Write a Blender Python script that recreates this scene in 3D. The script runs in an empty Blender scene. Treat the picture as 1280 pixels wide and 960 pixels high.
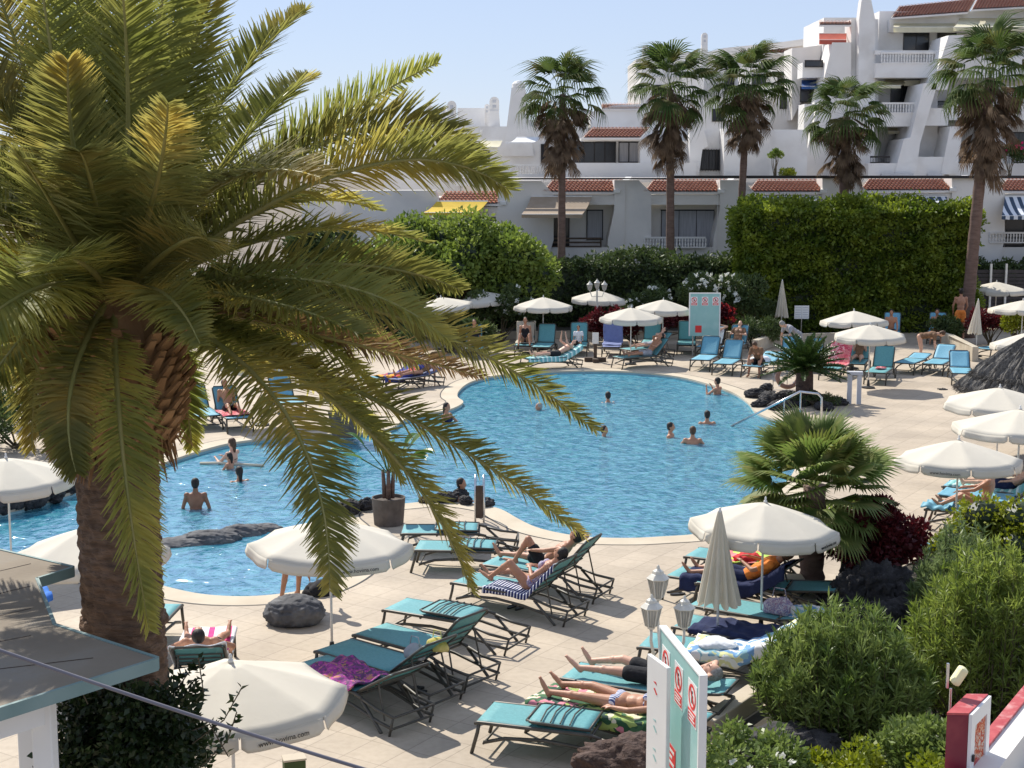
import bpy, bmesh, math, random
import numpy as np
from mathutils import Vector as V, Matrix, Euler, Quaternion
from mathutils.geometry import tessellate_polygon
PI=math.pi; R=math.radians
random.seed(7); rs=np.random.RandomState(11)
S=bpy.context.scene; C=S.collection
FL=1850.0; HZ=212.0; CH=7.9
PT=math.atan((480-HZ)/FL)
def ray(px,py):
    x=(px-640)/FL; y=-(py-480)/FL
    return V((x, math.cos(PT)+y*math.sin(PT), -math.sin(PT)+y*math.cos(PT)))
def G(px,py,z=0.0):
    d=ray(px,py); t=(z-CH)/d.z
    return V((d.x*t,d.y*t,z))
def B(px,py,Y):
    d=ray(px,py); t=Y/d.y
    return V((d.x*t,Y,CH+d.z*t))
# ---------- materials
def nodes(name):
    m=bpy.data.materials.new(name); m.use_nodes=True
    nt=m.node_tree; nt.nodes.clear()
    return m,nt,nt.nodes,nt.links
def mat(name,c1,c2=None,scale=4,rough=.7,bump=0,bscale=None,trans=0,metal=0,spec=.4,detail=5,rnd=0,coord='Object',stretch=None,c3=None,scale3=.6,dist=.02):
    m,nt,N,L=nodes(name)
    o=N.new('ShaderNodeOutputMaterial'); b=N.new('ShaderNodeBsdfPrincipled')
    b.inputs['Roughness'].default_value=rough; b.inputs['Metallic'].default_value=metal
    b.inputs['Specular IOR Level'].default_value=spec
    tc=N.new('ShaderNodeTexCoord'); mp=N.new('ShaderNodeMapping')
    L.new(tc.outputs[coord],mp.inputs[0])
    if stretch: mp.inputs['Scale'].default_value=stretch
    no=N.new('ShaderNodeTexNoise'); no.inputs['Scale'].default_value=scale; no.inputs['Detail'].default_value=detail
    L.new(mp.outputs[0],no.inputs[0])
    rp=N.new('ShaderNodeValToRGB'); c2=c2 or [min(1,x*1.18) for x in c1]
    rp.color_ramp.elements[0].position=.33; rp.color_ramp.elements[1].position=.67
    rp.color_ramp.elements[0].color=(*c1,1); rp.color_ramp.elements[1].color=(*c2,1)
    L.new(no.outputs[0],rp.inputs[0]); col=rp.outputs[0]
    if c3:
        n3=N.new('ShaderNodeTexNoise'); n3.inputs['Scale'].default_value=scale3; n3.inputs['Detail'].default_value=6
        L.new(tc.outputs[coord],n3.inputs[0])
        r3=N.new('ShaderNodeValToRGB'); r3.color_ramp.elements[0].position=.52; r3.color_ramp.elements[1].position=.72
        r3.color_ramp.elements[0].color=(0,0,0,1); r3.color_ramp.elements[1].color=(1,1,1,1)
        L.new(n3.outputs[0],r3.inputs[0])
        mx=N.new('ShaderNodeMixRGB'); mx.inputs[2].default_value=(*c3,1)
        L.new(r3.outputs[0],mx.inputs[0]); L.new(col,mx.inputs[1]); col=mx.outputs[0]
    if rnd:
        oi=N.new('ShaderNodeObjectInfo'); hs=N.new('ShaderNodeHueSaturation')
        ma=N.new('ShaderNodeMapRange'); ma.inputs['To Min'].default_value=1-rnd; ma.inputs['To Max'].default_value=1+rnd
        mb_=N.new('ShaderNodeMapRange'); mb_.inputs['To Min'].default_value=.5-rnd*.07; mb_.inputs['To Max'].default_value=.5+rnd*.06
        L.new(oi.outputs['Random'],ma.inputs[0]); L.new(ma.outputs[0],hs.inputs['Value'])
        L.new(oi.outputs['Random'],mb_.inputs[0]); L.new(mb_.outputs[0],hs.inputs['Hue'])
        L.new(col,hs.inputs['Color']); col=hs.outputs[0]
    L.new(col,b.inputs['Base Color'])
    if bump:
        nb=N.new('ShaderNodeTexNoise'); nb.inputs['Scale'].default_value=bscale or scale*4; nb.inputs['Detail'].default_value=6
        L.new(mp.outputs[0],nb.inputs[0])
        bp=N.new('ShaderNodeBump'); bp.inputs['Strength'].default_value=bump; bp.inputs['Distance'].default_value=dist
        L.new(nb.outputs[0],bp.inputs['Height']); L.new(bp.outputs[0],b.inputs['Normal'])
    if trans:
        t=N.new('ShaderNodeBsdfTranslucent'); hs2=N.new('ShaderNodeHueSaturation')
        hs2.inputs['Value'].default_value=1.5; hs2.inputs['Saturation'].default_value=1.05
        L.new(col,hs2.inputs['Color']); L.new(hs2.outputs[0],t.inputs[0])
        mi=N.new('ShaderNodeMixShader'); mi.inputs[0].default_value=trans
        L.new(b.outputs[0],mi.inputs[1]); L.new(t.outputs[0],mi.inputs[2]); L.new(mi.outputs[0],o.inputs[0])
    else: L.new(b.outputs[0],o.inputs[0])
    return m
def stripes(name,cols,width,axis='X',rough=.9,bump=.3,noise=.0):
    m,nt,N,L=nodes(name)
    o=N.new('ShaderNodeOutputMaterial'); b=N.new('ShaderNodeBsdfPrincipled'); b.inputs['Roughness'].default_value=rough
    tc=N.new('ShaderNodeTexCoord'); sx=N.new('ShaderNodeSeparateXYZ'); L.new(tc.outputs['Object'],sx.inputs[0])
    m1=N.new('ShaderNodeMath'); m1.operation='DIVIDE'; m1.inputs[1].default_value=width*len(cols); L.new(sx.outputs[axis],m1.inputs[0])
    if noise:
        n=N.new('ShaderNodeTexNoise'); n.inputs['Scale'].default_value=3; L.new(tc.outputs['Object'],n.inputs[0])
        ml=N.new('ShaderNodeMath'); ml.operation='MULTIPLY_ADD'; ml.inputs[1].default_value=noise; L.new(n.outputs[0],ml.inputs[0]); L.new(m1.outputs[0],ml.inputs[2]); m1=ml
    m2=N.new('ShaderNodeMath'); m2.operation='FRACT'; L.new(m1.outputs[0],m2.inputs[0])
    rp=N.new('ShaderNodeValToRGB'); rp.color_ramp.interpolation='CONSTANT'; e=rp.color_ramp.elements
    e[0].position=0; e[0].color=(*cols[0],1); e[1].position=1/len(cols); e[1].color=(*cols[1],1)
    for i in range(2,len(cols)): x=e.new(i/len(cols)); x.color=(*cols[i],1)
    L.new(m2.outputs[0],rp.inputs[0]); L.new(rp.outputs[0],b.inputs['Base Color'])
    nb=N.new('ShaderNodeTexNoise'); nb.inputs['Scale'].default_value=12; L.new(tc.outputs['Object'],nb.inputs[0])
    bp=N.new('ShaderNodeBump'); bp.inputs['Strength'].default_value=bump; bp.inputs['Distance'].default_value=.02
    L.new(nb.outputs[0],bp.inputs['Height']); L.new(bp.outputs[0],b.inputs['Normal']); L.new(b.outputs[0],o.inputs[0])
    return m
def patches(name,cols,scale=6,rough=.9):
    m,nt,N,L=nodes(name)
    o=N.new('ShaderNodeOutputMaterial'); b=N.new('ShaderNodeBsdfPrincipled'); b.inputs['Roughness'].default_value=rough
    tc=N.new('ShaderNodeTexCoord'); vo=N.new('ShaderNodeTexVoronoi'); vo.inputs['Scale'].default_value=scale
    nn=N.new('ShaderNodeTexNoise'); nn.inputs['Scale'].default_value=scale*.8; L.new(tc.outputs['Object'],nn.inputs[0])
    va=N.new('ShaderNodeVectorMath'); va.operation='ADD'; L.new(nn.outputs['Color'],va.inputs[0]); L.new(tc.outputs['Object'],va.inputs[1])
    L.new(va.outputs[0],vo.inputs[0])
    sx=N.new('ShaderNodeSeparateXYZ'); L.new(vo.outputs['Color'],sx.inputs[0])
    rp=N.new('ShaderNodeValToRGB'); rp.color_ramp.interpolation='CONSTANT'; e=rp.color_ramp.elements
    e[0].color=(*cols[0],1); e[1].position=1/len(cols); e[1].color=(*cols[1],1)
    for i in range(2,len(cols)): x=e.new(i/len(cols)); x.color=(*cols[i],1)
    L.new(sx.outputs[0],rp.inputs[0]); L.new(rp.outputs[0],b.inputs['Base Color']); L.new(b.outputs[0],o.inputs[0])
    return m
M={}
M['white_wall']=mat('white_wall',(.76,.72,.67),(.82,.78,.73),.5,.85,.15,8,c3=(.62,.60,.58),scale3=.35)
M['bright_wall']=mat('bright_wall',(.78,.75,.71),(.84,.82,.79),.6,.85,.1,8,c3=(.68,.65,.61),scale3=.5)
M['tile_roof']=mat('tile_roof',(.30,.10,.055),(.48,.20,.12),3,.8,.4,14)
M['dark_frame']=mat('dark_frame',(.02,.017,.017),None,4,.5)
M['window_glass']=mat('window_glass',(.015,.017,.02),(.03,.03,.035),1,.15,spec=.6)
M['curtain']=mat('curtain',(.38,.38,.40),(.5,.5,.52),3,.8,stretch=(8,1,.3))
M['canvas']=mat('canvas',(.67,.62,.52),(.72,.67,.57),1.3,.9,.25,5,trans=.16,c3=(.66,.62,.53),scale3=.8)
M['canvas_beige']=mat('canvas_beige',(.58,.52,.41),(.66,.60,.48),2,.9,.3,6,trans=.12)
M['pole_white']=mat('pole_white',(.72,.70,.66),None,6,.4)
M['plastic_dark']=mat('plastic_dark',(.03,.03,.03),None,6,.5)
M['bronze']=mat('bronze',(.075,.07,.058),(.10,.092,.078),8,.45,metal=.25)
M['sling_teal']=mat('sling_teal',(.12,.34,.36),(.15,.40,.42),30,.6,.15,200,trans=.08,rnd=.08)
M['sling_blue']=mat('sling_blue',(.15,.39,.50),(.19,.45,.57),30,.6,.15,200,trans=.08,rnd=.08)
M['sling_purple']=mat('sling_purple',(.14,.17,.33),None,10,.7)
M['skin_tan']=mat('skin_tan',(.42,.20,.115),(.50,.25,.15),9,.5,.12,60)
M['skin_fair']=mat('skin_fair',(.60,.34,.23),(.66,.40,.28),9,.5,.12,60)
M['skin_dark']=mat('skin_dark',(.24,.11,.06),(.30,.14,.08),9,.5,.12,60)
M['hair_dark']=mat('hair_dark',(.012,.009,.007),(.03,.02,.015),30,.6,.6,60,stretch=(1,1,.2))
M['hair_brown']=mat('hair_brown',(.06,.03,.015),(.12,.06,.03),30,.6,.6,60)
M['hair_grey']=mat('hair_grey',(.25,.23,.2),(.4,.38,.35),30,.7,.6,60)
M['black_cloth']=mat('black_cloth',(.012,.012,.014),(.022,.022,.025),20,.9,.4,30)
M['navy_cloth']=mat('navy_cloth',(.012,.018,.06),(.02,.03,.09),9,.95,.5,25)
M['blue_cloth']=mat('blue_cloth',(.04,.16,.55),(.07,.24,.68),5,.9,.5,12)
M['grey_cloth']=mat('grey_cloth',(.3,.3,.32),(.4,.4,.42),9,.9,.4,20)
M['white_cloth']=mat('white_cloth',(.7,.7,.7),(.8,.8,.8),9,.9,.4,20)
M['orange_cloth']=mat('orange_cloth',(.8,.2,.03),(.9,.3,.06),9,.9,.4,20)
M['red_cloth']=mat('red_cloth',(.6,.03,.04),(.7,.05,.05),9,.9,.4,20)
M['yellow_cloth']=mat('yellow_cloth',(.5,.42,.08),(.65,.55,.2),9,.9,.4,20)
M['brown_cloth']=mat('brown_cloth',(.16,.09,.05),(.25,.14,.08),9,.9,.4,20)
M['navy_stripe']=stripes('navy_stripe',[(.012,.02,.11),(.012,.02,.11),(.75,.76,.8)],.018)
M['bikini_stripe']=stripes('bikini_stripe',[(.04,.07,.22),(.7,.7,.75)],.012,'Y')
M['pink_stripe']=stripes('pink_stripe',[(.75,.05,.25),(.8,.78,.78),(.8,.78,.78)],.075,'Y')
M['red_white']=stripes('red_white',[(.6,.02,.03),(.75,.73,.7),(.03,.05,.2),(.75,.73,.7)],.14,'X')
M['teal_stripe']=stripes('teal_stripe',[(.15,.42,.42),(.6,.75,.72),(.25,.5,.5)],.05)
M['awning_stripe']=stripes('awning_stripe',[(.05,.08,.13),(.75,.77,.8)],.22,'X')
M['floral']=patches('floral',[(.03,.10,.04),(.06,.16,.07),(.35,.45,.12),(.7,.25,.3),(.75,.7,.5),(.03,.07,.05)],5)
M['multicol']=patches('multicol',[(.6,.05,.05),(.75,.35,.03),(.04,.06,.3),(.03,.03,.1),(.5,.1,.12)],3)
M['neon']=patches('neon',[(.6,.8,.1),(.85,.25,.25),(.5,.75,.15),(.9,.4,.2)],3)
M['magenta']=patches('magenta',[(.35,.04,.25),(.5,.08,.3),(.12,.05,.12),(.45,.2,.12),(.22,.05,.2)],9)
M['tropic']=patches('tropic',[(.65,.68,.62),(.15,.3,.5),(.6,.6,.3),(.75,.73,.7),(.25,.45,.5)],5)
M['swirl']=patches('swirl',[(.55,.45,.5),(.25,.22,.4),(.65,.62,.66),(.4,.25,.35)],14)
M['patterned_red']=patches('patterned_red',[(.6,.12,.14),(.7,.35,.35),(.65,.2,.2),(.5,.06,.1)],6)
M['lava']=mat('lava',(.022,.021,.023),(.065,.06,.06),5,.85,1.0,9,detail=10,dist=.08)
M['lava_brown']=mat('lava_brown',(.05,.03,.025),(.11,.07,.055),7,.9,1.0,14,detail=10,dist=.06)
M['boulder']=mat('boulder',(.06,.06,.065),(.13,.13,.135),3,.8,.8,14,detail=10,c3=(.17,.165,.16),scale3=3)
M['coping']=mat('coping',(.50,.42,.31),(.58,.50,.38),1.2,.8,.15,30)
M['beige_wall']=mat('beige_wall',(.42,.36,.27),(.52,.46,.36),2,.85,.3,10)
M['metal']=mat('metal',(.55,.56,.58),None,9,.22,metal=.9)
M['lamp_white']=mat('lamp_white',(.60,.57,.49),(.66,.63,.55),9,.5,.2,20)
M['lamp_glass']=mat('lamp_glass',(.42,.41,.38),(.5,.49,.45),9,.15,trans=.3)
M['wood_brown']=mat('wood_brown',(.07,.045,.03),(.1,.07,.05),9,.7,.3,20)
M['ring']=mat('ring',(.22,.12,.09),(.3,.18,.14),5,.6)
M['column_grey']=mat('column_grey',(.50,.51,.54),(.58,.59,.62),3,.7,.15,20)
M['pot']=mat('pot',(.10,.08,.065),(.15,.12,.10),5,.9,.5,20)
M['leaf_phoenix']=mat('leaf_phoenix',(.155,.17,.042),(.34,.32,.10),1.1,.6,trans=.48,rnd=.22,c3=(.46,.37,.09),scale3=1.1,spec=.2)
M['leaf_phoenix_dry']=mat('leaf_phoenix_dry',(.16,.10,.045),(.26,.17,.08),3,.6,trans=.25)
M['rachis']=mat('rachis',(.22,.22,.06),(.32,.27,.09),3,.5)
M['bark_phoenix']=mat('bark_phoenix',(.12,.075,.05),(.27,.17,.11),5,.9,1.0,16,stretch=(1,1,4),detail=8,dist=.05,c3=(.09,.06,.045),scale3=1.5)
M['boot']=mat('boot',(.22,.12,.055),(.40,.23,.11),4,.85,.7,14,stretch=(1,1,.4))
M['leaf_wash']=mat('leaf_wash',(.045,.08,.02),(.10,.14,.04),1.5,.75,trans=.3,c3=(.16,.14,.05),scale3=.9,spec=.15)
M['dead_wash']=mat('dead_wash',(.10,.06,.035),(.22,.15,.09),3,.8,trans=.2)
M['bark_wash']=mat('bark_wash',(.13,.08,.06),(.2,.13,.10),3,.9,.8,12,stretch=(1,1,5))
M['leaf_fan']=mat('leaf_fan',(.09,.14,.03),(.19,.23,.06),2,.55,trans=.3,rnd=.25,c3=(.34,.3,.11),scale3=2.5,spec=.25)
M['leaf_cycas']=mat('leaf_cycas',(.03,.065,.012),(.06,.10,.02),3,.4,trans=.15)
M['leaf_oleander']=mat('leaf_oleander',(.09,.145,.03),(.25,.31,.09),2.2,.45,trans=.3)
M['oleander_b']=mat('oleander_b',(.12,.17,.03),(.30,.36,.08),2.2,.5,trans=.35)
M['oleander_c']=mat('oleander_c',(.10,.15,.05),(.24,.30,.12),2.2,.5,trans=.3)
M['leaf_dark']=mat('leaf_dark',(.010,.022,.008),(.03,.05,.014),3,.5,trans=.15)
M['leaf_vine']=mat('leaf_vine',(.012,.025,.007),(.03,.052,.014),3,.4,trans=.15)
M['leaf_hedge']=mat('leaf_hedge',(.045,.07,.022),(.10,.14,.04),1.5,.6,trans=.2)
M['leaf_block']=mat('leaf_block',(.07,.12,.014),(.27,.32,.04),1.0,.5,trans=.42)
M['leaf_yellow']=mat('leaf_yellow',(.16,.20,.015),(.30,.32,.03),2,.5,trans=.3)
M['leaf_red']=mat('leaf_red',(.07,.009,.014),(.15,.022,.024),3,.5,trans=.3)
M['leaf_tree']=mat('leaf_tree',(.11,.17,.03),(.28,.34,.07),.9,.5,trans=.32)
M['leaf_banana']=mat('leaf_banana',(.06,.13,.03),(.12,.2,.05),3,.4,trans=.3)
M['petal_white']=mat('petal_white',(.75,.75,.68),None,5,.6,trans=.2)
M['petal_pink']=mat('petal_pink',(.75,.03,.2),None,5,.6,trans=.2)
M['stem']=mat('stem',(.09,.07,.04),(.14,.11,.07),6,.9,.3)
M['soil']=mat('soil',(.04,.035,.028),(.07,.06,.045),3,.95,.6,12)
M['thatch']=mat('thatch',(.085,.078,.07),(.24,.22,.195),6,.95,1.0,20,stretch=(3,3,.6),dist=.05)
M['sign_teal']=mat('sign_teal',(.28,.52,.50),(.33,.57,.54),1.5,.35,c3=(.38,.6,.58),scale3=2)
M['sign_white']=mat('sign_white',(.78,.78,.76),(.82,.82,.8),2,.4)
M['sign_red']=mat('sign_red',(.65,.04,.035),None,4,.5)
M['sign_black']=mat('sign_black',(.02,.02,.02),None,4,.5)
M['cab_red']=mat('cab_red',(.16,.012,.03),(.2,.02,.04),2,.4,c3=(.3,.06,.07),scale3=2)
M['cab_top']=mat('cab_top',(.40,.05,.06),(.5,.10,.10),5,.6,.3,c3=(.62,.3,.28),scale3=6)
M['reel']=patches('reel',[(.6,.12,.03),(.7,.4,.25),(.5,.06,.03),(.65,.6,.5)],12)
M['roof_panel']=mat('roof_panel',(.21,.17,.125),(.28,.235,.18),1.2,.85,.2,14,c3=(.24,.22,.19),scale3=1.2)
M['roof_edge']=mat('roof_edge',(.17,.26,.25),(.22,.31,.30),3,.6)
M['cable']=mat('cable',(.16,.15,.17),None,4,.5)
M['awn_yellow']=mat('awn_yellow',(.75,.55,.06),(.8,.6,.08),2,.8,trans=.3)
M['awn_beige']=mat('awn_beige',(.45,.35,.25),(.5,.4,.3),2,.8,trans=.25)
M['awn_cream']=mat('awn_cream',(.72,.68,.52),(.78,.74,.58),2,.8,trans=.3)
M['awn_red']=mat('awn_red',(.5,.14,.10),None,2,.8,trans=.3)
M['awn_blue']=mat('awn_blue',(.05,.12,.32),None,2,.8,trans=.3)
M['fence']=mat('fence',(.05,.045,.045),(.07,.06,.06),3,.8)
M['foam']=mat('foam',(.75,.70,.42),None,5,.8)
# deck
def deck_mat():
    m,nt,N,L=nodes('deck_tiles')
    o=N.new('ShaderNodeOutputMaterial'); b=N.new('ShaderNodeBsdfPrincipled'); b.inputs['Roughness'].default_value=.75
    tc=N.new('ShaderNodeTexCoord'); mp=N.new('ShaderNodeMapping'); mp.inputs['Rotation'].default_value=(0,0,R(33))
    L.new(tc.outputs['Object'],mp.inputs[0])
    br=N.new('ShaderNodeTexBrick'); br.offset=0; br.inputs['Scale'].default_value=1
    br.inputs['Brick Width'].default_value=.62; br.inputs['Row Height'].default_value=.62; br.inputs['Mortar Size'].default_value=.009
    br.inputs['Mortar Smooth'].default_value=.3; br.inputs['Bias'].default_value=0
    br.inputs['Color1'].default_value=(.475,.395,.30,1); br.inputs['Color2'].default_value=(.525,.44,.338,1); br.inputs['Mortar'].default_value=(.36,.295,.225,1)
    L.new(mp.outputs[0],br.inputs[0])
    n=N.new('ShaderNodeTexNoise'); n.inputs['Scale'].default_value=.45; n.inputs['Detail'].default_value=8; L.new(tc.outputs['Object'],n.inputs[0])
    rp=N.new('ShaderNodeValToRGB'); rp.color_ramp.elements[0].position=.35; rp.color_ramp.elements[0].color=(.80,.79,.78,1); rp.color_ramp.elements[1].position=.65; rp.color_ramp.elements[1].color=(1.06,1.05,1.03,1)
    L.new(n.outputs[0],rp.inputs[0])
    mx=N.new('ShaderNodeMixRGB'); mx.blend_type='MULTIPLY'; mx.inputs[0].default_value=1; L.new(br.outputs[0],mx.inputs[1]); L.new(rp.outputs[0],mx.inputs[2])
    n2=N.new('ShaderNodeTexNoise'); n2.inputs['Scale'].default_value=9; n2.inputs['Detail'].default_value=8; L.new(tc.outputs['Object'],n2.inputs[0])
    r2=N.new('ShaderNodeValToRGB'); r2.color_ramp.elements[0].position=.3; r2.color_ramp.elements[0].color=(.9,.89,.88,1); r2.color_ramp.elements[1].position=.6; r2.color_ramp.elements[1].color=(1,1,1,1)
    L.new(n2.outputs[0],r2.inputs[0])
    m2=N.new('ShaderNodeMixRGB'); m2.blend_type='MULTIPLY'; m2.inputs[0].default_value=1; L.new(mx.outputs[0],m2.inputs[1]); L.new(r2.outputs[0],m2.inputs[2])
    L.new(m2.outputs[0],b.inputs['Base Color'])
    bp=N.new('ShaderNodeBump'); bp.inputs['Strength'].default_value=.4; bp.inputs['Distance'].default_value=.004; bp.invert=True
    L.new(br.outputs['Fac'],bp.inputs['Height']); L.new(bp.outputs[0],b.inputs['Normal']); L.new(b.outputs[0],o.inputs[0])
    return m
M['deck']=deck_mat()
def water_mat():
    m,nt,N,L=nodes('pool_water')
    o=N.new('ShaderNodeOutputMaterial'); tc=N.new('ShaderNodeTexCoord')
    def noise(sc,det,st=(1,1,1),dst=0):
        mp=N.new('ShaderNodeMapping'); mp.inputs['Scale'].default_value=st; L.new(tc.outputs['Object'],mp.inputs[0])
        n=N.new('ShaderNodeTexNoise'); n.inputs['Scale'].default_value=sc; n.inputs['Detail'].default_value=det; n.inputs['Distortion'].default_value=dst
        L.new(mp.outputs[0],n.inputs[0]); return n
    a=noise(2.6,4,(1,.8,1),.6); b2=noise(7,3,(1,.8,1),.3)
    ad=N.new('ShaderNodeMath'); ad.operation='MULTIPLY_ADD'; ad.inputs[1].default_value=.35; L.new(b2.outputs[0],ad.inputs[0]); L.new(a.outputs[0],ad.inputs[2])
    bp=N.new('ShaderNodeBump'); bp.inputs['Strength'].default_value=1; bp.inputs['Distance'].default_value=.075; L.new(ad.outputs[0],bp.inputs['Height'])
    gl=N.new('ShaderNodeBsdfGlossy'); gl.inputs['Roughness'].default_value=.06; L.new(bp.outputs[0],gl.inputs['Normal'])
    df=N.new('ShaderNodeBsdfDiffuse'); L.new(bp.outputs[0],df.inputs['Normal'])
    c=noise(4.6,7,(1,.7,1),.5); rp=N.new('ShaderNodeValToRGB'); e=rp.color_ramp.elements
    e[0].position=.38; e[0].color=(.035,.31,.50,1); e[1].position=.66; e[1].color=(.19,.66,.82,1); L.new(c.outputs[0],rp.inputs[0])  # ripple highlights and darker waves painted into the water's diffuse colour
    L.new(rp.outputs[0],df.inputs[0])
    tr=N.new('ShaderNodeBsdfTransparent'); tr.inputs[0].default_value=(.45,.82,.92,1)
    m1=N.new('ShaderNodeMixShader'); m1.inputs[0].default_value=.25; L.new(df.outputs[0],m1.inputs[1]); L.new(tr.outputs[0],m1.inputs[2])
    fr=N.new('ShaderNodeFresnel'); fr.inputs[0].default_value=1.33; L.new(bp.outputs[0],fr.inputs['Normal'])
    fm=N.new('ShaderNodeMath'); fm.operation='MULTIPLY'; fm.inputs[1].default_value=.6; L.new(fr.outputs[0],fm.inputs[0])
    m2=N.new('ShaderNodeMixShader'); L.new(fm.outputs[0],m2.inputs[0]); L.new(m1.outputs[0],m2.inputs[1]); L.new(gl.outputs[0],m2.inputs[2])
    L.new(m2.outputs[0],o.inputs[0]); return m
M['water']=water_mat()
M['basin']=mat('basin',(.24,.46,.50),(.32,.54,.58),2,.5,c3=(.25,.5,.56))
M['ground']=mat('ground',(.16,.13,.10),(.22,.18,.14),.3,.95,.3,3)
# ---------- mesh builder
class MB:
    def __init__(s): s.v=[]; s.f=[]; s.m=[]; s.k=0
    def add(s,vs,fs,k=None):
        o=len(s.v); s.v+= [tuple(x) for x in vs]; s.f+=[tuple(i+o for i in f) for f in fs]; s.m+=[s.k if k is None else k]*len(fs)
    def box(s,a,b,M4=None,k=None):
        x0,y0,z0=a; x1,y1,z1=b
        vs=[V(p) for p in ((x0,y0,z0),(x1,y0,z0),(x1,y1,z0),(x0,y1,z0),(x0,y0,z1),(x1,y0,z1),(x1,y1,z1),(x0,y1,z1))]
        if M4: vs=[M4@p for p in vs]
        s.add(vs,[(0,3,2,1),(4,5,6,7),(0,1,5,4),(1,2,6,5),(2,3,7,6),(3,0,4,7)],k)
    def hexa(s,p,k=None):
        s.add(p,[(0,3,2,1),(4,5,6,7),(0,1,5,4),(1,2,6,5),(2,3,7,6),(3,0,4,7)],k)
    def prism(s,poly,d,k=None):   # poly list of V, d extrusion vector
        n=len(poly); vs=[V(p) for p in poly]+[V(p)+V(d) for p in poly]
        fs=[(i,(i+1)%n,(i+1)%n+n,i+n) for i in range(n)]
        s.add(vs,fs+[tuple(range(n))[::-1],tuple(range(n,2*n))],k)
    def tube(s,pts,r,n=8,k=None,cap=True):
        pts=[V(p) for p in pts]; m=len(pts); rr=r if isinstance(r,(list,tuple)) else [r]*m
        vs=[]; ref=None
        for i,p in enumerate(pts):
            t=(pts[min(i+1,m-1)]-pts[max(i-1,0)])
            if t.length<1e-9: t=V((0,0,1))
            t.normalize()
            if ref is None: ref=V((0,0,1)) if abs(t.z)<.9 else V((1,0,0))
            a=(ref-t*ref.dot(t)); 
            if a.length<1e-6: a=t.orthogonal()
            a.normalize(); ref=a; b=t.cross(a)
            for j in range(n):
                q=2*PI*j/n; vs.append(p+(a*math.cos(q)+b*math.sin(q))*rr[i])
        fs=[(i*n+j,i*n+(j+1)%n,(i+1)*n+(j+1)%n,(i+1)*n+j) for i in range(m-1) for j in range(n)]
        if cap: fs+=[tuple(range(n))[::-1],tuple(range((m-1)*n,m*n))]
        s.add(vs,fs,k)
    def lathe(s,prof,n=16,c=(0,0,0),k=None,jit=None):
        vs=[]; c=V(c)
        for r,z in prof:
            for j in range(n):
                q=2*PI*j/n; rr=r*(jit(j,z) if jit else 1); vs.append(c+V((rr*math.cos(q),rr*math.sin(q),z)))
        m=len(prof)
        fs=[(i*n+j,i*n+(j+1)%n,(i+1)*n+(j+1)%n,(i+1)*n+j) for i in range(m-1) for j in range(n)]
        fs+=[tuple(range(n))[::-1],tuple(range((m-1)*n,m*n))]
        s.add(vs,fs,k)
    def ell(s,c,r,n=12,m=8,M4=None,k=None):
        vs=[]; c=V(c)
        for i in range(m+1):
            th=PI*i/m
            for j in range(n):
                q=2*PI*j/n
                p=V((r[0]*math.sin(th)*math.cos(q),r[1]*math.sin(th)*math.sin(q),r[2]*math.cos(th)))
                if M4: p=M4@p
                vs.append(c+p)
        fs=[(i*n+j,(i+1)*n+j,(i+1)*n+(j+1)%n,i*n+(j+1)%n) for i in range(m) for j in range(n)]
        s.add(vs,fs,k)
    def grid(s,fn,nu,nv,k=None,th=0):
        vs=[V(fn(u/nu,v/nv)) for v in range(nv+1) for u in range(nu+1)]; w=nu+1
        s.add(vs,[(v*w+u,v*w+u+1,(v+1)*w+u+1,(v+1)*w+u) for v in range(nv) for u in range(nu)],k)
    def build(s,name,mats,parent=None,smooth=False,bevel=0):
        me=bpy.data.meshes.new(name); me.from_pydata(s.v,[],s.f)
        mats=mats if isinstance(mats,(list,tuple)) else [mats]
        for x in mats: me.materials.append(M[x] if isinstance(x,str) else x)
        if len(mats)>1: me.polygons.foreach_set('material_index',s.m)
        if smooth: me.polygons.foreach_set('use_smooth',[True]*len(me.polygons))
        bm=bmesh.new(); bm.from_mesh(me); bmesh.ops.remove_doubles(bm,verts=bm.verts,dist=1e-5)
        bmesh.ops.recalc_face_normals(bm,faces=bm.faces); bm.to_mesh(me); bm.free(); me.update()
        o=bpy.data.objects.new(name,me); C.objects.link(o)
        if parent: o.parent=parent
        if bevel:
            b=o.modifiers.new('bevel','BEVEL'); b.width=bevel; b.segments=2; b.limit_method='ANGLE'
        return o
def npmesh(name,verts,faces,mats,parent=None,midx=None,smooth=False):
    verts=np.asarray(verts,dtype=np.float32).reshape(-1,3); faces=np.asarray(faces,dtype=np.int32)
    k=faces.shape[1]; me=bpy.data.meshes.new(name)
    me.vertices.add(len(verts)); me.vertices.foreach_set('co',verts.ravel())
    me.loops.add(faces.size); me.loops.foreach_set('vertex_index',faces.ravel())
    me.polygons.add(len(faces)); me.polygons.foreach_set('loop_start',np.arange(0,faces.size,k,dtype=np.int32))
    me.polygons.foreach_set('loop_total',np.full(len(faces),k,dtype=np.int32))
    for x in (mats if isinstance(mats,(list,tuple)) else [mats]): me.materials.append(M[x])
    if midx is not None: me.polygons.foreach_set('material_index',np.asarray(midx,dtype=np.int32))
    me.update(calc_edges=True); me.validate()
    o=bpy.data.objects.new(name,me); C.objects.link(o)
    if parent: o.parent=parent
    return o
def tag(o,label=None,cat=None,group=None,kind=None):
    if label: o['label']=label
    if cat: o['category']=cat
    if group: o['group']=group
    if kind: o['kind']=kind
    return o
def thing(name,label,cat,loc=(0,0,0),rz=0,group=None):
    o=bpy.data.objects.new(name,None); C.objects.link(o); o.location=loc; o.rotation_euler=(0,0,rz); o.empty_display_size=.2
    return tag(o,label,cat,group)
KIDS={}
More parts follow.
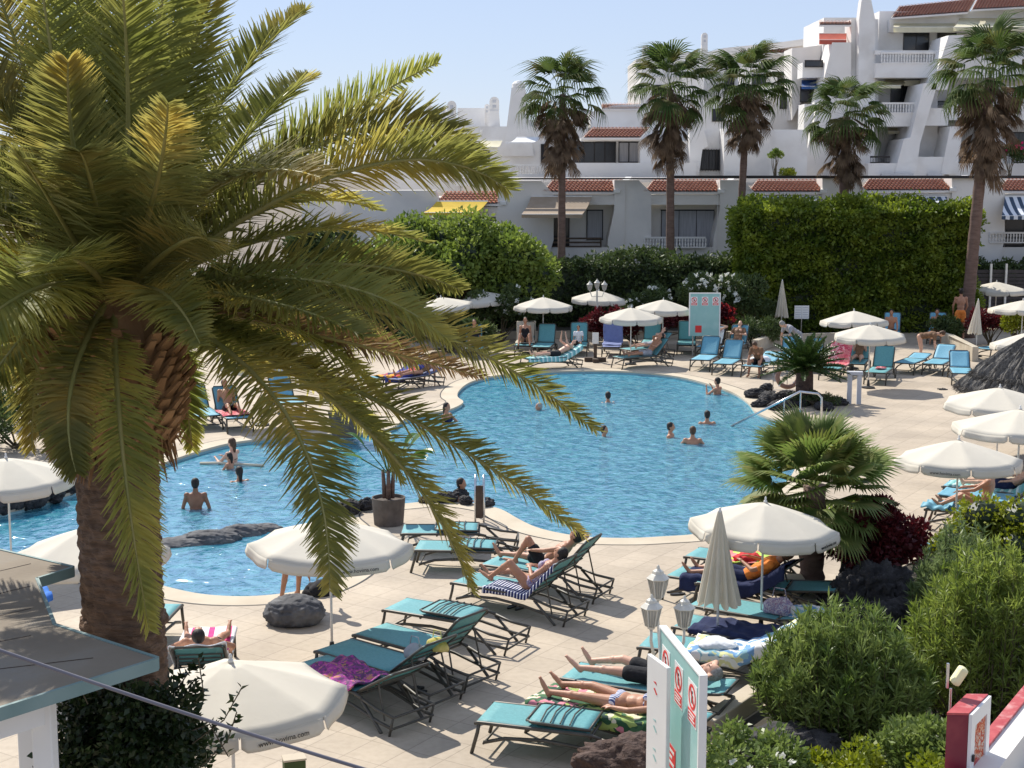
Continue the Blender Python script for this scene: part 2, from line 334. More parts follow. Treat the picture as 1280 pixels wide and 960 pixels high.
def copy_tree(o,parent=None):
    c=o.copy(); C.objects.link(c); c.parent=parent
    for ch in [x for x in ALLOBJ if x.parent==o]: copy_tree(ch,c)
    return c
def dup(o,loc,rz,label,group=None):
    global ALLOBJ
    ALLOBJ=list(C.objects); c=copy_tree(o); c.location=loc; c.rotation_euler=(0,0,rz)
    c['label']=label
    if group: c['group']=group
    return c
def leaves(pts,dirs,ln,wd,up=None,jit=.25,bend=.15):
    """diamond leaves: pts Nx3 base, dirs Nx3, returns verts,faces"""
    n=len(pts); d=dirs/np.maximum(np.linalg.norm(dirs,axis=1,keepdims=True),1e-6)
    r=rs.normal(size=(n,3)); s=np.cross(d,r); s/=np.maximum(np.linalg.norm(s,axis=1,keepdims=True),1e-6)
    nn=np.cross(s,d); L_=(ln*(1+jit*rs.uniform(-1,1,n)))[:,None]; W_=(wd*(1+jit*rs.uniform(-1,1,n)))[:,None]
    mid=pts+d*L_*.45+nn*L_*bend
    v=np.stack([pts,mid-s*W_*.5,pts+d*L_,mid+s*W_*.5],axis=1).reshape(-1,3)
    f=np.arange(4*n).reshape(n,4)
    return v,f
def unit(n):
    a=rs.normal(size=(n,3)); return a/np.linalg.norm(a,axis=1,keepdims=True)
# ---------- setting: ground, deck, pool
POOL_PX=[(578,503),(571,496),(573,488),(586,478),(612,470.5),(650,466),(700,463.5),(750,463),(800,465),(850,471),(890,481),(918,491),(936,503),(945,514),(962,522),(990,530),(1003,545),(1000,575),(980,610),(945,642),(905,660),(870,668),(830,671),(790,673),(740,672),(700,667),(668,659),(645,648),(625,637),(600,631),(570,627),(545,626),(515,629),(480,632),(450,634),(425,638),(418,648),(432,662),(446,682),(446,700),(430,717),(402,732),(370,740),(330,745),(290,746),(250,743),(215,736),(180,727),(140,722),(90,718),(40,717),(-20,720),(-110,722),(-190,700),(-150,668),(-60,652),(0,640),(50,628),(95,613),(150,596),(202,579),(240,566),(285,554),(330,548),(380,544),(430,541),(462,540),(490,534),(505,524),(532,517),(560,512)]
def catmull(P,k=4):
    n=len(P); out=[]
    for i in range(n):
        a,b,c,d=P[i-1],P[i],P[(i+1)%n],P[(i+2)%n]
        for j in range(k):
            t=j/k
            out.append(.5*((2*b)+(c-a)*t+(2*a-5*b+4*c-d)*t*t+(3*b-a-3*c+d)*t**3))
    return out
pool=catmull([G(*p) for p in POOL_PX],4)
for p in pool: p.z=0
area=sum(a.x*b.y-b.x*a.y for a,b in zip(pool,pool[1:]+pool[:1]))
if area<0: pool.reverse()
n=len(pool)
def offs(d,z):
    out=[]
    for i,p in enumerate(pool):
        t=(pool[(i+2)%n]-pool[i-2]).normalized(); out.append(V((p.x+t.y*d,p.y-t.x*d,z)))
    return out
def sheet(name,outer,hole,mt):
    tri=tessellate_polygon([outer,hole]) if hole else tessellate_polygon([outer])
    mb=MB(); mb.add(outer+(hole or []),[tuple(t) for t in tri]); return mb.build(name,mt)
DX0,DX1,DY0,DY1=-40,50,3,80
rect=[V((DX0,DY0,0)),V((DX1,DY0,0)),V((DX1,DY1,0)),V((DX0,DY1,0))]
tag(sheet('deck',rect,pool[::-1],'deck'),kind='structure')
big=[V((-1500,-300,0)),V((1500,-300,0)),V((1500,3000,0)),V((-1500,3000,0))]
tag(sheet('ground',big,rect[::-1],'ground'),kind='structure')
LAND=[]
cp=MB()
A=offs(-.03,.006); Bo=offs(.55,.006)
for i in range(n):
    j=(i+1)%n
    a,b,c,d=A[i],A[j],Bo[j],Bo[i]
    a2,b2=V((a.x,a.y,-.06)),V((b.x,b.y,-.06))
    cp.add([a,b,c,d],[(0,1,2,3)]); cp.add([a,b,b2,a2],[(0,1,2,3)])
tag(cp.build('pool_coping','coping'),kind='structure')
WL=-.13
bs=MB()
for i in range(n):
    j=(i+1)%n; a,b=pool[i],pool[j]
    bs.add([V((a.x,a.y,-.002)),V((b.x,b.y,-.002)),V((b.x,b.y,-1.6)),V((a.x,a.y,-1.6))],[(0,1,2,3)])
fl=[V((p.x,p.y,-1.6)) for p in pool]; bs.add(fl,[tuple(t) for t in tessellate_polygon([fl])])
tag(bs.build('pool_basin','basin'),kind='structure')
wt=[V((p.x,p.y,WL)) for p in pool]
wm=MB(); wm.add(wt,[tuple(t) for t in tessellate_polygon([wt])]); tag(wm.build('water','water'),kind='structure')
# submerged entry shelf, seen pale through the water at the right
shelf=[G(868,549),G(905,551),G(950,553),G(1003,552),G(1003,500+32),G(960,521.5)]
sm=MB(); sm.prism([V((p.x,p.y,-.75)) for p in shelf],(0,0,.35)); tag(sm.build('pool_steps','bright_wall'),kind='structure')

# ---------- parasols
def make_parasol(R0=1.33,h=2.38):
    t=thing('parasol','x','parasol')
    hd=bpy.data.objects
    cn=MB(); ns=8; rise=.40; zr=h-.05-rise
    def rim(i,f,rr):
        a0=2*PI*i/ns; a1=2*PI*(i+1)/ns
        p0=V((math.cos(a0),math.sin(a0),0)); p1=V((math.cos(a1),math.sin(a1),0))
        p=p0.lerp(p1,f); k=rr/R0
        sag=math.sin(PI*f)
        return V((p.x*rr*(1-.0*sag),p.y*rr,h-.05-rise*(k**1.12)-.035*sag*k*k + .0))
    for i in range(ns):
        cn.grid(lambda u,v,i=i: rim(i,u,.02+(R0-.02)*v),8,8)
    can=cn.build('canopy','canvas',t,smooth=True)
    # thickness
    so=can.modifiers.new('solid','SOLIDIFY'); so.thickness=.004
    vl=MB()
    for i in range(ns):
        def val(u,v,i=i):
            p=rim(i,.015+u*.97,R0); e=abs(2*u-1)
            d=.17*(1-.30*max(0,(e-.86)/.14)**2)
            q=V((p.x,p.y,p.z-.002-d*v)); q.x*=1+.02*v; q.y*=1+.02*v
            q+=V((p.x,p.y,0)).normalized()*(.012*math.sin(u*9+i*2.1)*v); return q
        vl.grid(val,14,3)
    va=vl.build('valance','canvas',can,smooth=True); so=va.modifiers.new('solid','SOLIDIFY'); so.thickness=.004
    p=MB(); p.tube([(0,0,.02),(0,0,h-.06)],.021,10); p.build('pole','pole_white',t,smooth=True)
    b=MB(); b.lathe([(.0,0.01),(.24,.01),(.24,.05),(.06,.08),(.035,.30),(.0,.30)],20); b.build('base','plastic_dark',t,smooth=False)
    f=MB(); f.lathe([(0,h-.07),(.035,h-.05),(.03,h-.02),(.014,h-.01),(.02,h+.02),(.012,h+.045),(0,h+.05)],12); f.build('finial','pole_white',t,smooth=True)
    for i in range(ns):
        a=2*PI*i/ns; r=MB(); c,s=math.cos(a),math.sin(a)
        r.tube([(c*.03,s*.03,h-.085),(c*R0*.99,s*R0*.99,zr-.022)],.008,5); r.tube([(c*.03,s*.03,h-.62),(c*R0*.52,s*R0*.52,h-.08-rise*.5)],.007,5)
        r.build('rib','pole_white',t)
    return t
PAR={}
def text_obj(name,s,size,mt,parent,loc,rot,align='CENTER',ext=.002,sx=1):
    cu=bpy.data.curves.new(name,'FONT'); cu.body=s; cu.size=size; cu.align_x=align; cu.align_y='CENTER'; cu.extrude=ext
    o=bpy.data.objects.new('tmp',cu); C.objects.link(o)
    me=bpy.data.meshes.new_from_object(o.evaluated_get(bpy.context.evaluated_depsgraph_get()))
    bpy.data.objects.remove(o); me.materials.clear(); me.materials.append(M[mt]); me.name=name
    o=bpy.data.objects.new(name,me); C.objects.link(o); o.parent=parent; o.location=loc; o.rotation_euler=rot; o.scale=(sx,1,1); return o
par0=make_parasol(); first_par=[True]
GP='open white parasols round the pool'
def parasol(px,py,label,D=2.66,h=2.38,rz=.2,tilt=(0,0),let=None,base=None,z0=0):
    hh=h+z0
    loc=G(px,py,hh); loc.z=z0
    if first_par[0]: o=par0; first_par[0]=False; o['label']=label; o['group']=GP; o.location=loc; o.rotation_euler=(0,0,rz)
    else: o=dup(par0,loc,rz,label,GP)
    s=D/2.66; o.scale=(s,s,h/2.38)
    if tilt==(0,0) and o is not par0: tr_=random.Random(int(px*7+py)); tilt=(tr_.uniform(-.035,.035),tr_.uniform(-.035,.035))
    if tilt!=(0,0):
        q=Euler((tilt[0],tilt[1],0)).to_matrix().to_4x4(); T=Matrix.Translation((0,0,1.75))
        for c in [x for x in C.objects if x.parent==o]:
            if c.name.split('.')[0] in('canopy','rib','finial'): c.matrix_local=T@q@T.inverted()@c.matrix_local
    if let is not None:
        can=[x for x in C.objects if x.parent==o and x.name.startswith('canopy')][0]
        for i in (let if isinstance(let,list) else [let]):
            a=2*PI*(i+.5)/8; rr=1.33*math.cos(PI/8)*1.012+.022
            text_obj('lettering','www.hovima.com',.085,'sign_black',can,(rr*math.cos(a),rr*math.sin(a),h and 2.38-.05-.40-.035-.085),(PI/2-.05,0,a+PI/2))
    return o
def closed_parasol(px,py,h,label,zlen=1.45,rmax=.27,seed=0,z0=0,lean=0):
    loc=G(px,py,h+z0); loc.z=z0
    t=thing('closed_parasol',label,'parasol',loc,0,'closed parasols')
    c=MB(); nf=11; rn=random.Random(seed)
    ph=[rn.uniform(0,6) for _ in range(4)]
    def fn(u,v):
        a=2*PI*u; r=.035+(rmax-.035)*(v**.92); fo=1+(.16+.1*v)*math.cos(nf*a+ph[0])*v**.3+.06*math.sin(3*a+ph[1]+3*v)
        z=h-.05-zlen*v-(.05*math.cos(nf*a+ph[0]+1)*(v>.99))
        return (r*fo*math.cos(a)+lean*v*.1,r*fo*math.sin(a),z)
    c.grid(fn,88,16); o=c.build('folded_canopy','canvas_beige' if 'beige' in label else 'canvas',t,smooth=True)
    p=MB(); p.tube([(0,0,.02),(0,0,h-.05)],.022,10); p.build('pole','pole_white',t,smooth=True)
    f=MB(); f.lathe([(0,h-.08),(.04,h-.05),(.02,h-.02),(.024,h+.015),(0,h+.03)],10); f.build('finial','pole_white',t,smooth=True)
    b=MB(); b.lathe([(0,.01),(.24,.01),(.24,.05),(.06,.08),(.035,.3),(0,.3)],20); b.build('base','plastic_dark',t)
    return t
# ---------- loungers
KS=1.22; SH=1.33; BL=.74; LW=.325; SZ=.37
def make_lounger(ang,folded=False,sling='sling_teal'):
    t=thing('sun_lounger','x','sun lounger')
    f=MB()
    for s in (-1,1):
        y=s*LW
        f.tube([(0.0,y,SZ-.015),(.04,y,SZ),(SH,y,SZ),(SH+.12,y,SZ-.03)],.023,6)
        f.tube([(.10,y*.96,.14),(.35,y*.96,.215),(.8,y*.96,.245),(1.25,y*.96,.21),(1.75,y*.96,.12),(1.98,y*.96,.10)],.022,6)
        f.tube([(SH+.1,y,SZ-.03),(1.7,y*.97,.27),(2.0,y*.96,.24)],.021,6)
    for x,z in ((.02,SZ-.012),(.62,SZ-.03),(SH,SZ-.03),(2.0,.24),(1.98,.1)): f.tube([(x,-LW,z),(x,LW,z)],.016,6)
    f.tube([(.10,-LW,.13),(.10,LW,.13)],.013,6); f.build('frame','bronze',t,smooth=True)
    for s in (-1,1):
        l=MB(); l.tube([(.05,s*LW,SZ-.01),(.03,s*LW,.25),(-.04,s*LW,.0)],.022,6); l.build('leg','bronze',t,smooth=True)
        l=MB(); l.tube([(1.45,s*LW,SZ-.05),(1.78,s*LW,.02),(1.8,s*LW,0)],.022,6); l.tube([(2.0,s*LW*.97,.24),(1.93,s*LW*.97,.0)],.016,6); l.build('leg','bronze',t,smooth=True)
    g=MB(); g.grid(lambda u,v:(.02+(SH-.04)*u,-LW+.012+(2*LW-.024)*v,SZ+.012-.022*math.sin(PI*v)*math.sin(PI*u)),10,6)
    so=g.build('seat_sling',sling,t,smooth=True); md=so.modifiers.new('s','SOLIDIFY'); md.thickness=.008
    bk=thing_part('backrest',t)
    a=math.pi-.03 if folded else ang
    b=MB()
    for s in (-1,1): b.tube([(0,s*LW*.93,0),(BL-.06,s*LW*.93,0),(BL,s*LW*.8,0)],.018,6)
    b.tube([(BL,-LW*.82,0),(BL,LW*.82,0)],.017,6); b.tube([(0.02,-LW*.93,0),(0.02,LW*.93,0)],.014,6)
    bo=b.build('backrest','bronze',t,smooth=True); bo.location=(SH,0,SZ+(.045 if folded else .005)); bo.rotation_euler=(0,-a,0)
    g=MB(); g.grid(lambda u,v:(.02+(BL-.03)*u,-LW*.92+(2*LW*.92)*v,.006-.02*math.sin(PI*v)*math.sin(PI*u)),8,6)
    bs_=g.build('backrest_sling',sling,bo,smooth=True); md=bs_.modifiers.new('s','SOLIDIFY'); md.thickness=.008
    if folded:
        for i in range(4):
            q=MB(); x=.24+i*.11; q.tube([(x,-LW*.9,-.028),(x+.02,0,-.045),(x,LW*.9,-.028)],.010,5); q.build('slat','bronze',bo)
    else:
        for s in (-1,1):
            q=MB(); e=V((SH+BL*.55*math.cos(a),s*LW*.8,SZ+BL*.55*math.sin(a))); q.tube([e,(min(1.95,SH+BL*.55*math.cos(a)+.12),s*LW*.85,.14 if a>.3 else .3)],.012,5); q.build('support_bar','bronze',t)
        for i in range(3):
            q=MB(); x=.2+i*.16; q.tube([(x,-LW*.9,-.03),(x,LW*.9,-.03)],.010,5); q.build('slat','bronze',bo)
    return t
def thing_part(n,t): return None
LP={}
def lounger(f,hg,state,label,sling='sling_teal',group='sun loungers set out round the pool',L=None,rz=None,z0=0):
    a=G(*f,SZ*KS+z0); b=G(*hg,SZ*KS+z0)
    if rz is None: rz=math.atan2(b.y-a.y,b.x-a.x)
    a.z=z0; key=(state,sling)
    if key not in LP:
        o=make_lounger(0 if state=='folded' else R(state),state=='folded',sling); LP[key]=o; o.location=a; o.rotation_euler=(0,0,rz); o['label']=label; o['group']=group
    else: o=dup(LP[key],a,rz,label,group)
    o.scale=(KS,)*3
    return (a,rz,0 if state=='folded' else state)
def prof(s,ang):
    if s<=SH: return (s,SZ+.02)
    d=s-SH; return (SH+d*math.cos(R(ang)),SZ+.02+d*math.sin(R(ang)))
def towel(L,s0,s1,y0,y1,mt,label,dz=.012,wav=.012,seed=0,kind='towel'):
    loc,rz,ang=L; rn=random.Random(seed); p=[rn.uniform(0,6) for _ in range(5)]
    mb=MB()
    def fn(u,v):
        s=s0+(s1-s0)*u; y=y0+(y1-y0)*v
        x,z=prof(s,ang); z+=dz; 
        yy=y; over=abs(y)-LW-.02
        if over>0: yy=math.copysign(LW+.02+.12*over,y); z-=over
        z+=wav*(math.sin(9*s+p[0]+3*y)+math.sin(17*y+p[1]+4*s)+.6*math.sin(31*s+p[2]))*.5+wav*.5
        x+=.01*math.sin(8*y+p[3]); yy+=.012*math.sin(6*s+p[4])
        return (x,yy,z)
    mb.grid(fn,40,22); o=mb.build(kind,mt,smooth=True); md=o.modifiers.new('s','SOLIDIFY'); md.thickness=.012; md.offset=1
    o.location=loc; o.rotation_euler=(0,0,rz); o.scale=(KS,)*3; tag(o,label,kind.replace('_',' ')); return o
def crumple(loc,r,mt,label,name='towel',cat='towel',seed=0,rz=0,z=.0,bump=.35):
    rn=np.random.RandomState(seed); bm=bmesh.new(); bmesh.ops.create_icosphere(bm,subdivisions=4,radius=1)
    fr=[(rn.normal(size=3)*k,rn.uniform(0,6)) for k in (2,3,4,6,8,11)]
    for v in bm.verts:
        q=np.array(v.co); d=sum(math.sin(float(q@w)+p)/(1+i*.5) for i,(w,p) in enumerate(fr)); k=1+bump*.35*d
        v.co=V((q[0]*r[0]*k,q[1]*r[1]*k,max(q[2],-.35)*r[2]*k+r[2]*.35))
    me=bpy.data.meshes.new(name); bm.to_mesh(me); bm.free(); me.materials.append(M[mt]); me.polygons.foreach_set('use_smooth',[True]*len(me.polygons))
    o=bpy.data.objects.new(name,me); C.objects.link(o); o.location=V(loc)+V((0,0,z)); o.rotation_euler=(0,0,rz); tag(o,label,cat); return o
def on(L,x,y,z=0):
    loc,rz,ang=L; return loc+V((x*math.cos(rz)-y*math.sin(rz),x*math.sin(rz)+y*math.cos(rz),z))*KS
# ---------- people
def cap(mb,a,b,ra,rb,n=12):
    mb.tube([a,b],[ra,rb],n); mb.ell(a,(ra,ra,ra),n,8); mb.ell(b,(rb,rb,rb),n,8)
def bake(mb,name,mt,vox,parent=None,sm=6):
    o=mb.build(name,mt); m=o.modifiers.new('r','REMESH'); m.mode='VOXEL'; m.voxel_size=vox; m.use_smooth_shade=True
    s=o.modifiers.new('s','SMOOTH'); s.iterations=sm; s.factor=.5
    dg=bpy.context.evaluated_depsgraph_get(); dg.update()
    me=bpy.data.meshes.new_from_object(o.evaluated_get(dg)); me.name=name; me.materials.clear(); me.materials.append(M[mt])
    me.polygons.foreach_set('use_smooth',[True]*len(me.polygons))
    old=o.data; o.modifiers.clear(); o.data=me; bpy.data.meshes.remove(old); o.parent=parent; return o
def person(label,loc,rz,A=90,lt=(-90,-90),rt=None,la=(-90,8,-85,5),ra=None,pz=None,px=0,skin='skin_tan',hair='hair_dark',wear=(),sc=1.0,fem=False,vox=.022,hands=False,head=(0,0),long=False,spread=.03,group=None,glasses=False):
    rt=rt or lt; ra=ra or la
    D=lambda p:V((-math.cos(R(p)),0,math.sin(R(p))))
    u=V((math.cos(R(A)),0,math.sin(R(A)))); f=V((-math.sin(R(A)),0,math.cos(R(A)))); s=V((0,1,0))
    p0=V((px,0,pz if pz is not None else .97*sc)); 
    Bm=lambda u_,f_:Matrix((s,f_,u_)).transposed().to_4x4()
    mb=MB(); k=sc; w=.93 if fem else 1
    def ell(c,r,u_=u,f_=f,m=mb): m.ell(c,[x*k for x in r],14,10,Bm(u_,f_))
    ell(p0,(.155,.10,.12)); 
    ab=p0+u*.17*k; ell(ab,(.13*w,.092,.15)); ch=p0+u*.35*k; ell(ch,(.158*w,.108,.19))
    ell(p0+u*.44*k,(.17*w,.085,.09))
    if fem:
        for q in (-1,1): ell(p0+u*.36*k+f*.085*k+s*q*.07*k,(.062,.055,.062))
    nk=p0+u*.55*k; hd_=R(head[0]); u2=(u*math.cos(hd_)+f*math.sin(hd_)); f2=(f*math.cos(hd_)-u*math.sin(hd_))
    yaw=R(head[1]); s2=s*math.cos(yaw)+f2*math.sin(yaw); f3=f2*math.cos(yaw)-s*math.sin(yaw)
    cap(mb,p0+u*.47*k,nk+u2*.05*k,.062*k,.052*k)
    hc=nk+u2*.145*k+f2*.015*k; HM=Matrix((s2,f3,u2)).transposed().to_4x4()
    def hell(c,r,m=mb): m.ell(c,[x*k for x in r],16,12,HM)
    hell(hc+u2*.02*k,(.074,.092,.095)); hell(hc-u2*.045*k+f3*.02*k,(.058,.07,.065))
    hell(hc+f3*.098*k-u2*.018*k,(.013,.02,.024)); 
    for q in (-1,1): hell(hc+s2*q*.076*k-u2*.01*k-f3*.005*k,(.01,.018,.03))
    if hands: hell(hc+f3*.088*k-u2*.06*k,(.026,.014,.012)); hell(hc+f3*.083*k+u2*.02*k,(.05,.014,.012))
    jt={}
    for q,lg in ((-1,lt),(1,rt)):
        tp,sp=lg[:2]; spq=lg[2] if len(lg)>2 else 4
        hp=p0-u*.05*k+s*q*.09*k
        td=D(tp)*math.cos(R(spq))+s*q*math.sin(R(spq)); kn=hp+td*.42*k
        sd=D(sp)*math.cos(R(spq*.5))+s*q*math.sin(R(spq*.5)); an=kn+sd*.42*k
        cap(mb,hp,kn,.088*k,.056*k); cap(mb,kn,an,.054*k,.034*k); mb.ell(kn+sd*.13*k-D(sp-90)*0.0,(.055*k,.055*k,.055*k))
        fd=D(sp+90)*.0+V((sd.z,0,-sd.x)); pf=lg[3] if len(lg)>3 else 15
        fd=(fd*math.cos(R(pf))+sd*math.sin(R(pf))).normalized()
        cap(mb,an-fd*.04*k+sd*.02*k,an+fd*.10*k+sd*.035*k,.036*k,.03*k); cap(mb,an+fd*.10*k+sd*.035*k,an+fd*.175*k+sd*.04*k,.032*k,.018*k)
        for tt in ((-.022,.02),(0.022,.025)) if hands else (): mb.ell(an+fd*(.18+tt[1]*.2)*k+sd*.04*k+s*tt[0]*k,(.014*k,)*3)
        jt['hip%d'%q]=hp; jt['kn%d'%q]=kn; jt['td%d'%q]=td
    for q,am in ((-1,la),(1,ra)):
        ap,o1,fp,o2=am; shd=p0+u*.465*k+s*q*.175*w*k
        ad=D(ap)*math.cos(R(o1))+s*q*math.sin(R(o1)); el=shd+ad*.28*k
        fd=D(fp)*math.cos(R(o2))+s*q*math.sin(R(o2)); wr=el+fd*.245*k
        mb.ell(shd,(.062*k,)*3); cap(mb,shd,el,.047*k,.038*k); cap(mb,el,wr,.039*k,.025*k)
        mb.ell(wr+fd*.05*k,(.03*k,)*3) if not hands else None
        sid=fd.cross(V((0,0,1)) if abs(fd.z)<.9 else V((1,0,0))).normalized(); nrm=sid.cross(fd).normalized()
        pm=wr+fd*.05*k
        mb.ell(pm,(.045*k,.036*k,.017*k),12,8,Matrix((fd,sid,nrm)).transposed().to_4x4())
        if hands:
            for i,(o,ln) in enumerate(((-.028,.062),(-.010,.075),(.010,.072),(.028,.056))):
                b0=wr+fd*.075*k+sid*o*k; m1=b0+(fd+nrm*-.25+sid*o*3)*ln*.55*k; e1=m1+(fd-nrm*.9)*ln*.38*k
                cap(mb,b0,m1,.0095*k,.009*k,8); cap(mb,m1,e1,.009*k,.0075*k,8)
            b0=wr+fd*.02*k-sid*.025*k; m1=b0+(fd*.6-sid*.75-nrm*.2)*.04*k; cap(mb,b0,m1,.012*k,.010*k,8); cap(mb,m1,m1+(fd*.8-nrm*.5)*.03*k,.010*k,.008*k,8)
        else:
            mb.tube([wr+fd*.08*k,wr+fd*.15*k-nrm*.03*k],[.022*k,.012*k],8)
        jt['sh%d'%q]=shd; jt['el%d'%q]=el; jt['hand%d'%q]=wr+fd*.08*k
    body=bake(mb,'person',skin,vox,None,3 if hands else 4)
    body.location=loc; body.rotation_euler=(0,0,rz); body.scale=(KS,)*3; tag(body,label,'person',group)
    # hair
    hb=MB(); hell(hc-f3*.018*k+u2*.03*k,(.084,.094,.098),hb); hell(hc-f3*.03*k-u2*.01*k,(.078,.075,.085),hb)
    if long: cap(hb,hc-f3*.075*k-u2*.03*k,hc-f3*.085*k-u2*.19*k,.055*k,.03*k)
    bake(hb,'hair',hair,.014,body,2)
    if glasses:
        g=MB(); 
        for q in (-1,1): hell(hc+f3*.093*k+s2*q*.032*k+u2*.004*k,(.026,.009,.019),g)
        hell(hc+f3*.095*k+u2*.008*k,(.03,.005,.006),g); g.build('sunglasses','sign_black',body,smooth=True)
    elif hands:
        for q in (-1,1):
            g=MB(); hell(hc+f3*.087*k+s2*q*.031*k+u2*.004*k,(.014,.008,.007),g); g.build('eye','hair_dark',body,smooth=True)
    for wname,mt in wear:
        c=MB(); e=.014
        if wname=='swim_trunks':
            c.ell(p0-u*.01*k,((.155+e)*k,(.10+e)*k,.115*k),14,10,Bm(u,f))
            for q in (-1,1): cap(c,jt['hip%d'%q],jt['hip%d'%q]+jt['td%d'%q]*.24*k,(.088+e)*k,(.082+e)*k)
        elif wname in('bikini_bottom','swim_briefs'):
            c.ell(p0-u*.025*k,((.157+.008)*k,(.102+.008)*k,.085*k),14,10,Bm(u,f))
            for q in (-1,1): c.ell(jt['hip%d'%q]+jt['td%d'%q]*.02,((.086+.008)*k,)*3,12,8)
        elif wname=='bikini_top':
            for q in (-1,1): c.ell(p0+u*.36*k+f*.09*k+s*q*.07*k,(.064*k,.056*k,.06*k),12,8,Bm(u,f))
            c.ell(p0+u*.335*k,((.158*w+.006)*k,(.108+.006)*k,.04*k),14,8,Bm(u,f))
        elif wname=='swimsuit':
            c.ell(p0-u*.01*k,(.166*k,.112*k,.12*k),14,10,Bm(u,f)); c.ell(ab,((.13*w+.01)*k,.103*k,.16*k),14,10,Bm(u,f)); c.ell(p0+u*.32*k,((.158*w+.008)*k,.117*k,.13*k),14,10,Bm(u,f))
            for q in (-1,1): c.ell(p0+u*.36*k+f*.087*k+s*q*.07*k,(.067*k,.06*k,.066*k),12,8,Bm(u,f))
        elif wname in('shirt','t_shirt','dress'):
            c.ell(p0+u*.02*k,(.172*k,.122*k,.12*k),14,10,Bm(u,f)); c.ell(ab,(.156*k,.115*k,.16*k),14,10,Bm(u,f)); c.ell(ch,(.176*k,.126*k,.2*k),14,10,Bm(u,f))
            for q in (-1,1): cap(c,jt['sh%d'%q],jt['sh%d'%q].lerp(jt['el%d'%q],.6),.07*k,.056*k)
            if wname=='dress':
                for q in (-1,1): cap(c,jt['hip%d'%q],jt['hip%d'%q]+jt['td%d'%q]*.3*k,.11*k,.12*k)
        elif wname=='hat':
            hell(hc+u2*.05*k-f3*.005*k,(.09,.10,.085),c); hell(hc+u2*.045*k,(.16,.17,.012),c)
        elif wname=='wrap':
            c.ell(p0,(.185*k,.14*k,.16*k),14,10,Bm(u,f))
            for q in (-1,1): cap(c,jt['hip%d'%q],jt['kn%d'%q],.115*k,.085*k)
        elif wname=='snorkel_mask': pass
        if c.v: bake(c,wname,mt,.013 if vox<.02 else .02,body,2)
    if hands: body['_h']=0; del body['_h']
    return body
def on_person(label,L,x=None,**kw):
    loc,rz,ang=L
    A=kw.pop('A',max(ang,3)); d=dict(A=A,px=SH-.10 if x is None else x,pz=SZ+.12,lt=(0,0,5,35))
    d.update(kw); return person(label,loc,rz,**d)
# ---------- vegetation
def frond_geo(P0,P1,P2,n=88,ll=.52,seed=0,vee=.35,wd=.030,droop=.25,bare=.10,side=None,roll=0):
    rn=np.random.RandomState(seed)
    P0,P1,P2=[np.array(p,float) for p in (P0,P1,P2)]
    rn.uniform(); t=np.linspace(bare,1,n); pt=((1-t)**2)[:,None]*P0+(2*t*(1-t))[:,None]*P1+(t**2)[:,None]*P2
    tg=(2*(1-t))[:,None]*(P1-P0)+(2*t)[:,None]*(P2-P1); tg/=np.linalg.norm(tg,axis=1,keepdims=True)
    if side is None:
        ch=P2-P0; sd=np.cross(ch,[0,0,1.0]); 
        if np.linalg.norm(sd)<.35*np.linalg.norm(ch):
            sd=np.array([1.,.2,0])
    else: sd=np.array(side,float)
    sd/=np.linalg.norm(sd)
    S_=sd-(tg@sd)[:,None]*tg; S_/=np.linalg.norm(S_,axis=1,keepdims=True); Nn=np.cross(S_,tg)
    if Nn[:,2].mean()<0: Nn=-Nn
    rr_=(roll*np.clip(t*1.6,0,1))[:,None]; S_,Nn=S_*np.cos(rr_)+Nn*np.sin(rr_),Nn*np.cos(rr_)-S_*np.sin(rr_)
    L_=ll*np.clip(.35+1.3*np.sqrt(np.clip((t-bare)/(1-bare),0,1))*1.0,0,1.0)*np.clip(1.35*(1.04-t)**.55,0.10,1)
    V_=[];F_=[]; o=0
    for q in (-1,1):
        for rep in (0,1):
            j=rn.uniform(-.5,.5,n)*.012
            fw=.32+.62*t+rn.uniform(-.18,.18,n); ve=vee+rn.uniform(-.3,.3,n)+(.18 if rep else -.12)
            d=q*S_+fw[:,None]*tg+ve[:,None]*Nn; d/=np.linalg.norm(d,axis=1,keepdims=True)
            ln=(L_*rn.uniform(.82,1.08,n))[:,None]
            b=pt+tg*j[:,None]+tg*(rep*.5/n)*np.linalg.norm(P2-P0)
            wv=np.cross(d,Nn); wv/=np.linalg.norm(wv,axis=1,keepdims=True); wv=tg*.8+wv*.2+Nn*rn.uniform(-.5,.5,(n,1)); wv-= (wv*d).sum(1,keepdims=True)*d; wv/=np.linalg.norm(wv,axis=1,keepdims=True)
            w=wd*.5; dz=np.array([0,0,-1.0])
            m=b+d*ln*.5+dz*droop*ln*.10; e=b+d*ln+dz*droop*ln*.45
            vs=np.stack([b-wv*w*.6,b+wv*w*.6,m+wv*w,m-wv*w,e+wv*.002,e-wv*.002],axis=1).reshape(-1,3)
            base=o+np.arange(n)*6
            F_.append(np.stack([base,base+1,base+2,base+3],1)); F_.append(np.stack([base+3,base+2,base+4,base+5],1))
            V_.append(vs); o+=6*n
    # rachis
    tt=np.linspace(0,1,14); rp=((1-tt)**2)[:,None]*P0+(2*tt*(1-tt))[:,None]*P1+(tt**2)[:,None]*P2
    mb=MB(); mb.tube([V(p) for p in rp],[.036*(1-x)+.006 for x in tt],5)
    rv=np.array([tuple(v) for v in mb.v]); rf=[f for f in mb.f if len(f)==4]
    V_.append(rv); F_.append(np.array(rf)+o)
    nf=sum(len(x) for x in F_)
    mi=np.zeros(nf,int); mi[-len(rf):]=1
    return np.concatenate(V_),np.concatenate(F_),mi
YP=13.6
pc=B(143,385,YP); pbase=V((pc.x,YP,0))
palm=thing('date_palm','huge date palm with thick brown trunk and arching yellow green fronds in the left foreground','palm tree',pbase)
def Lp(p): return V(p)-pbase
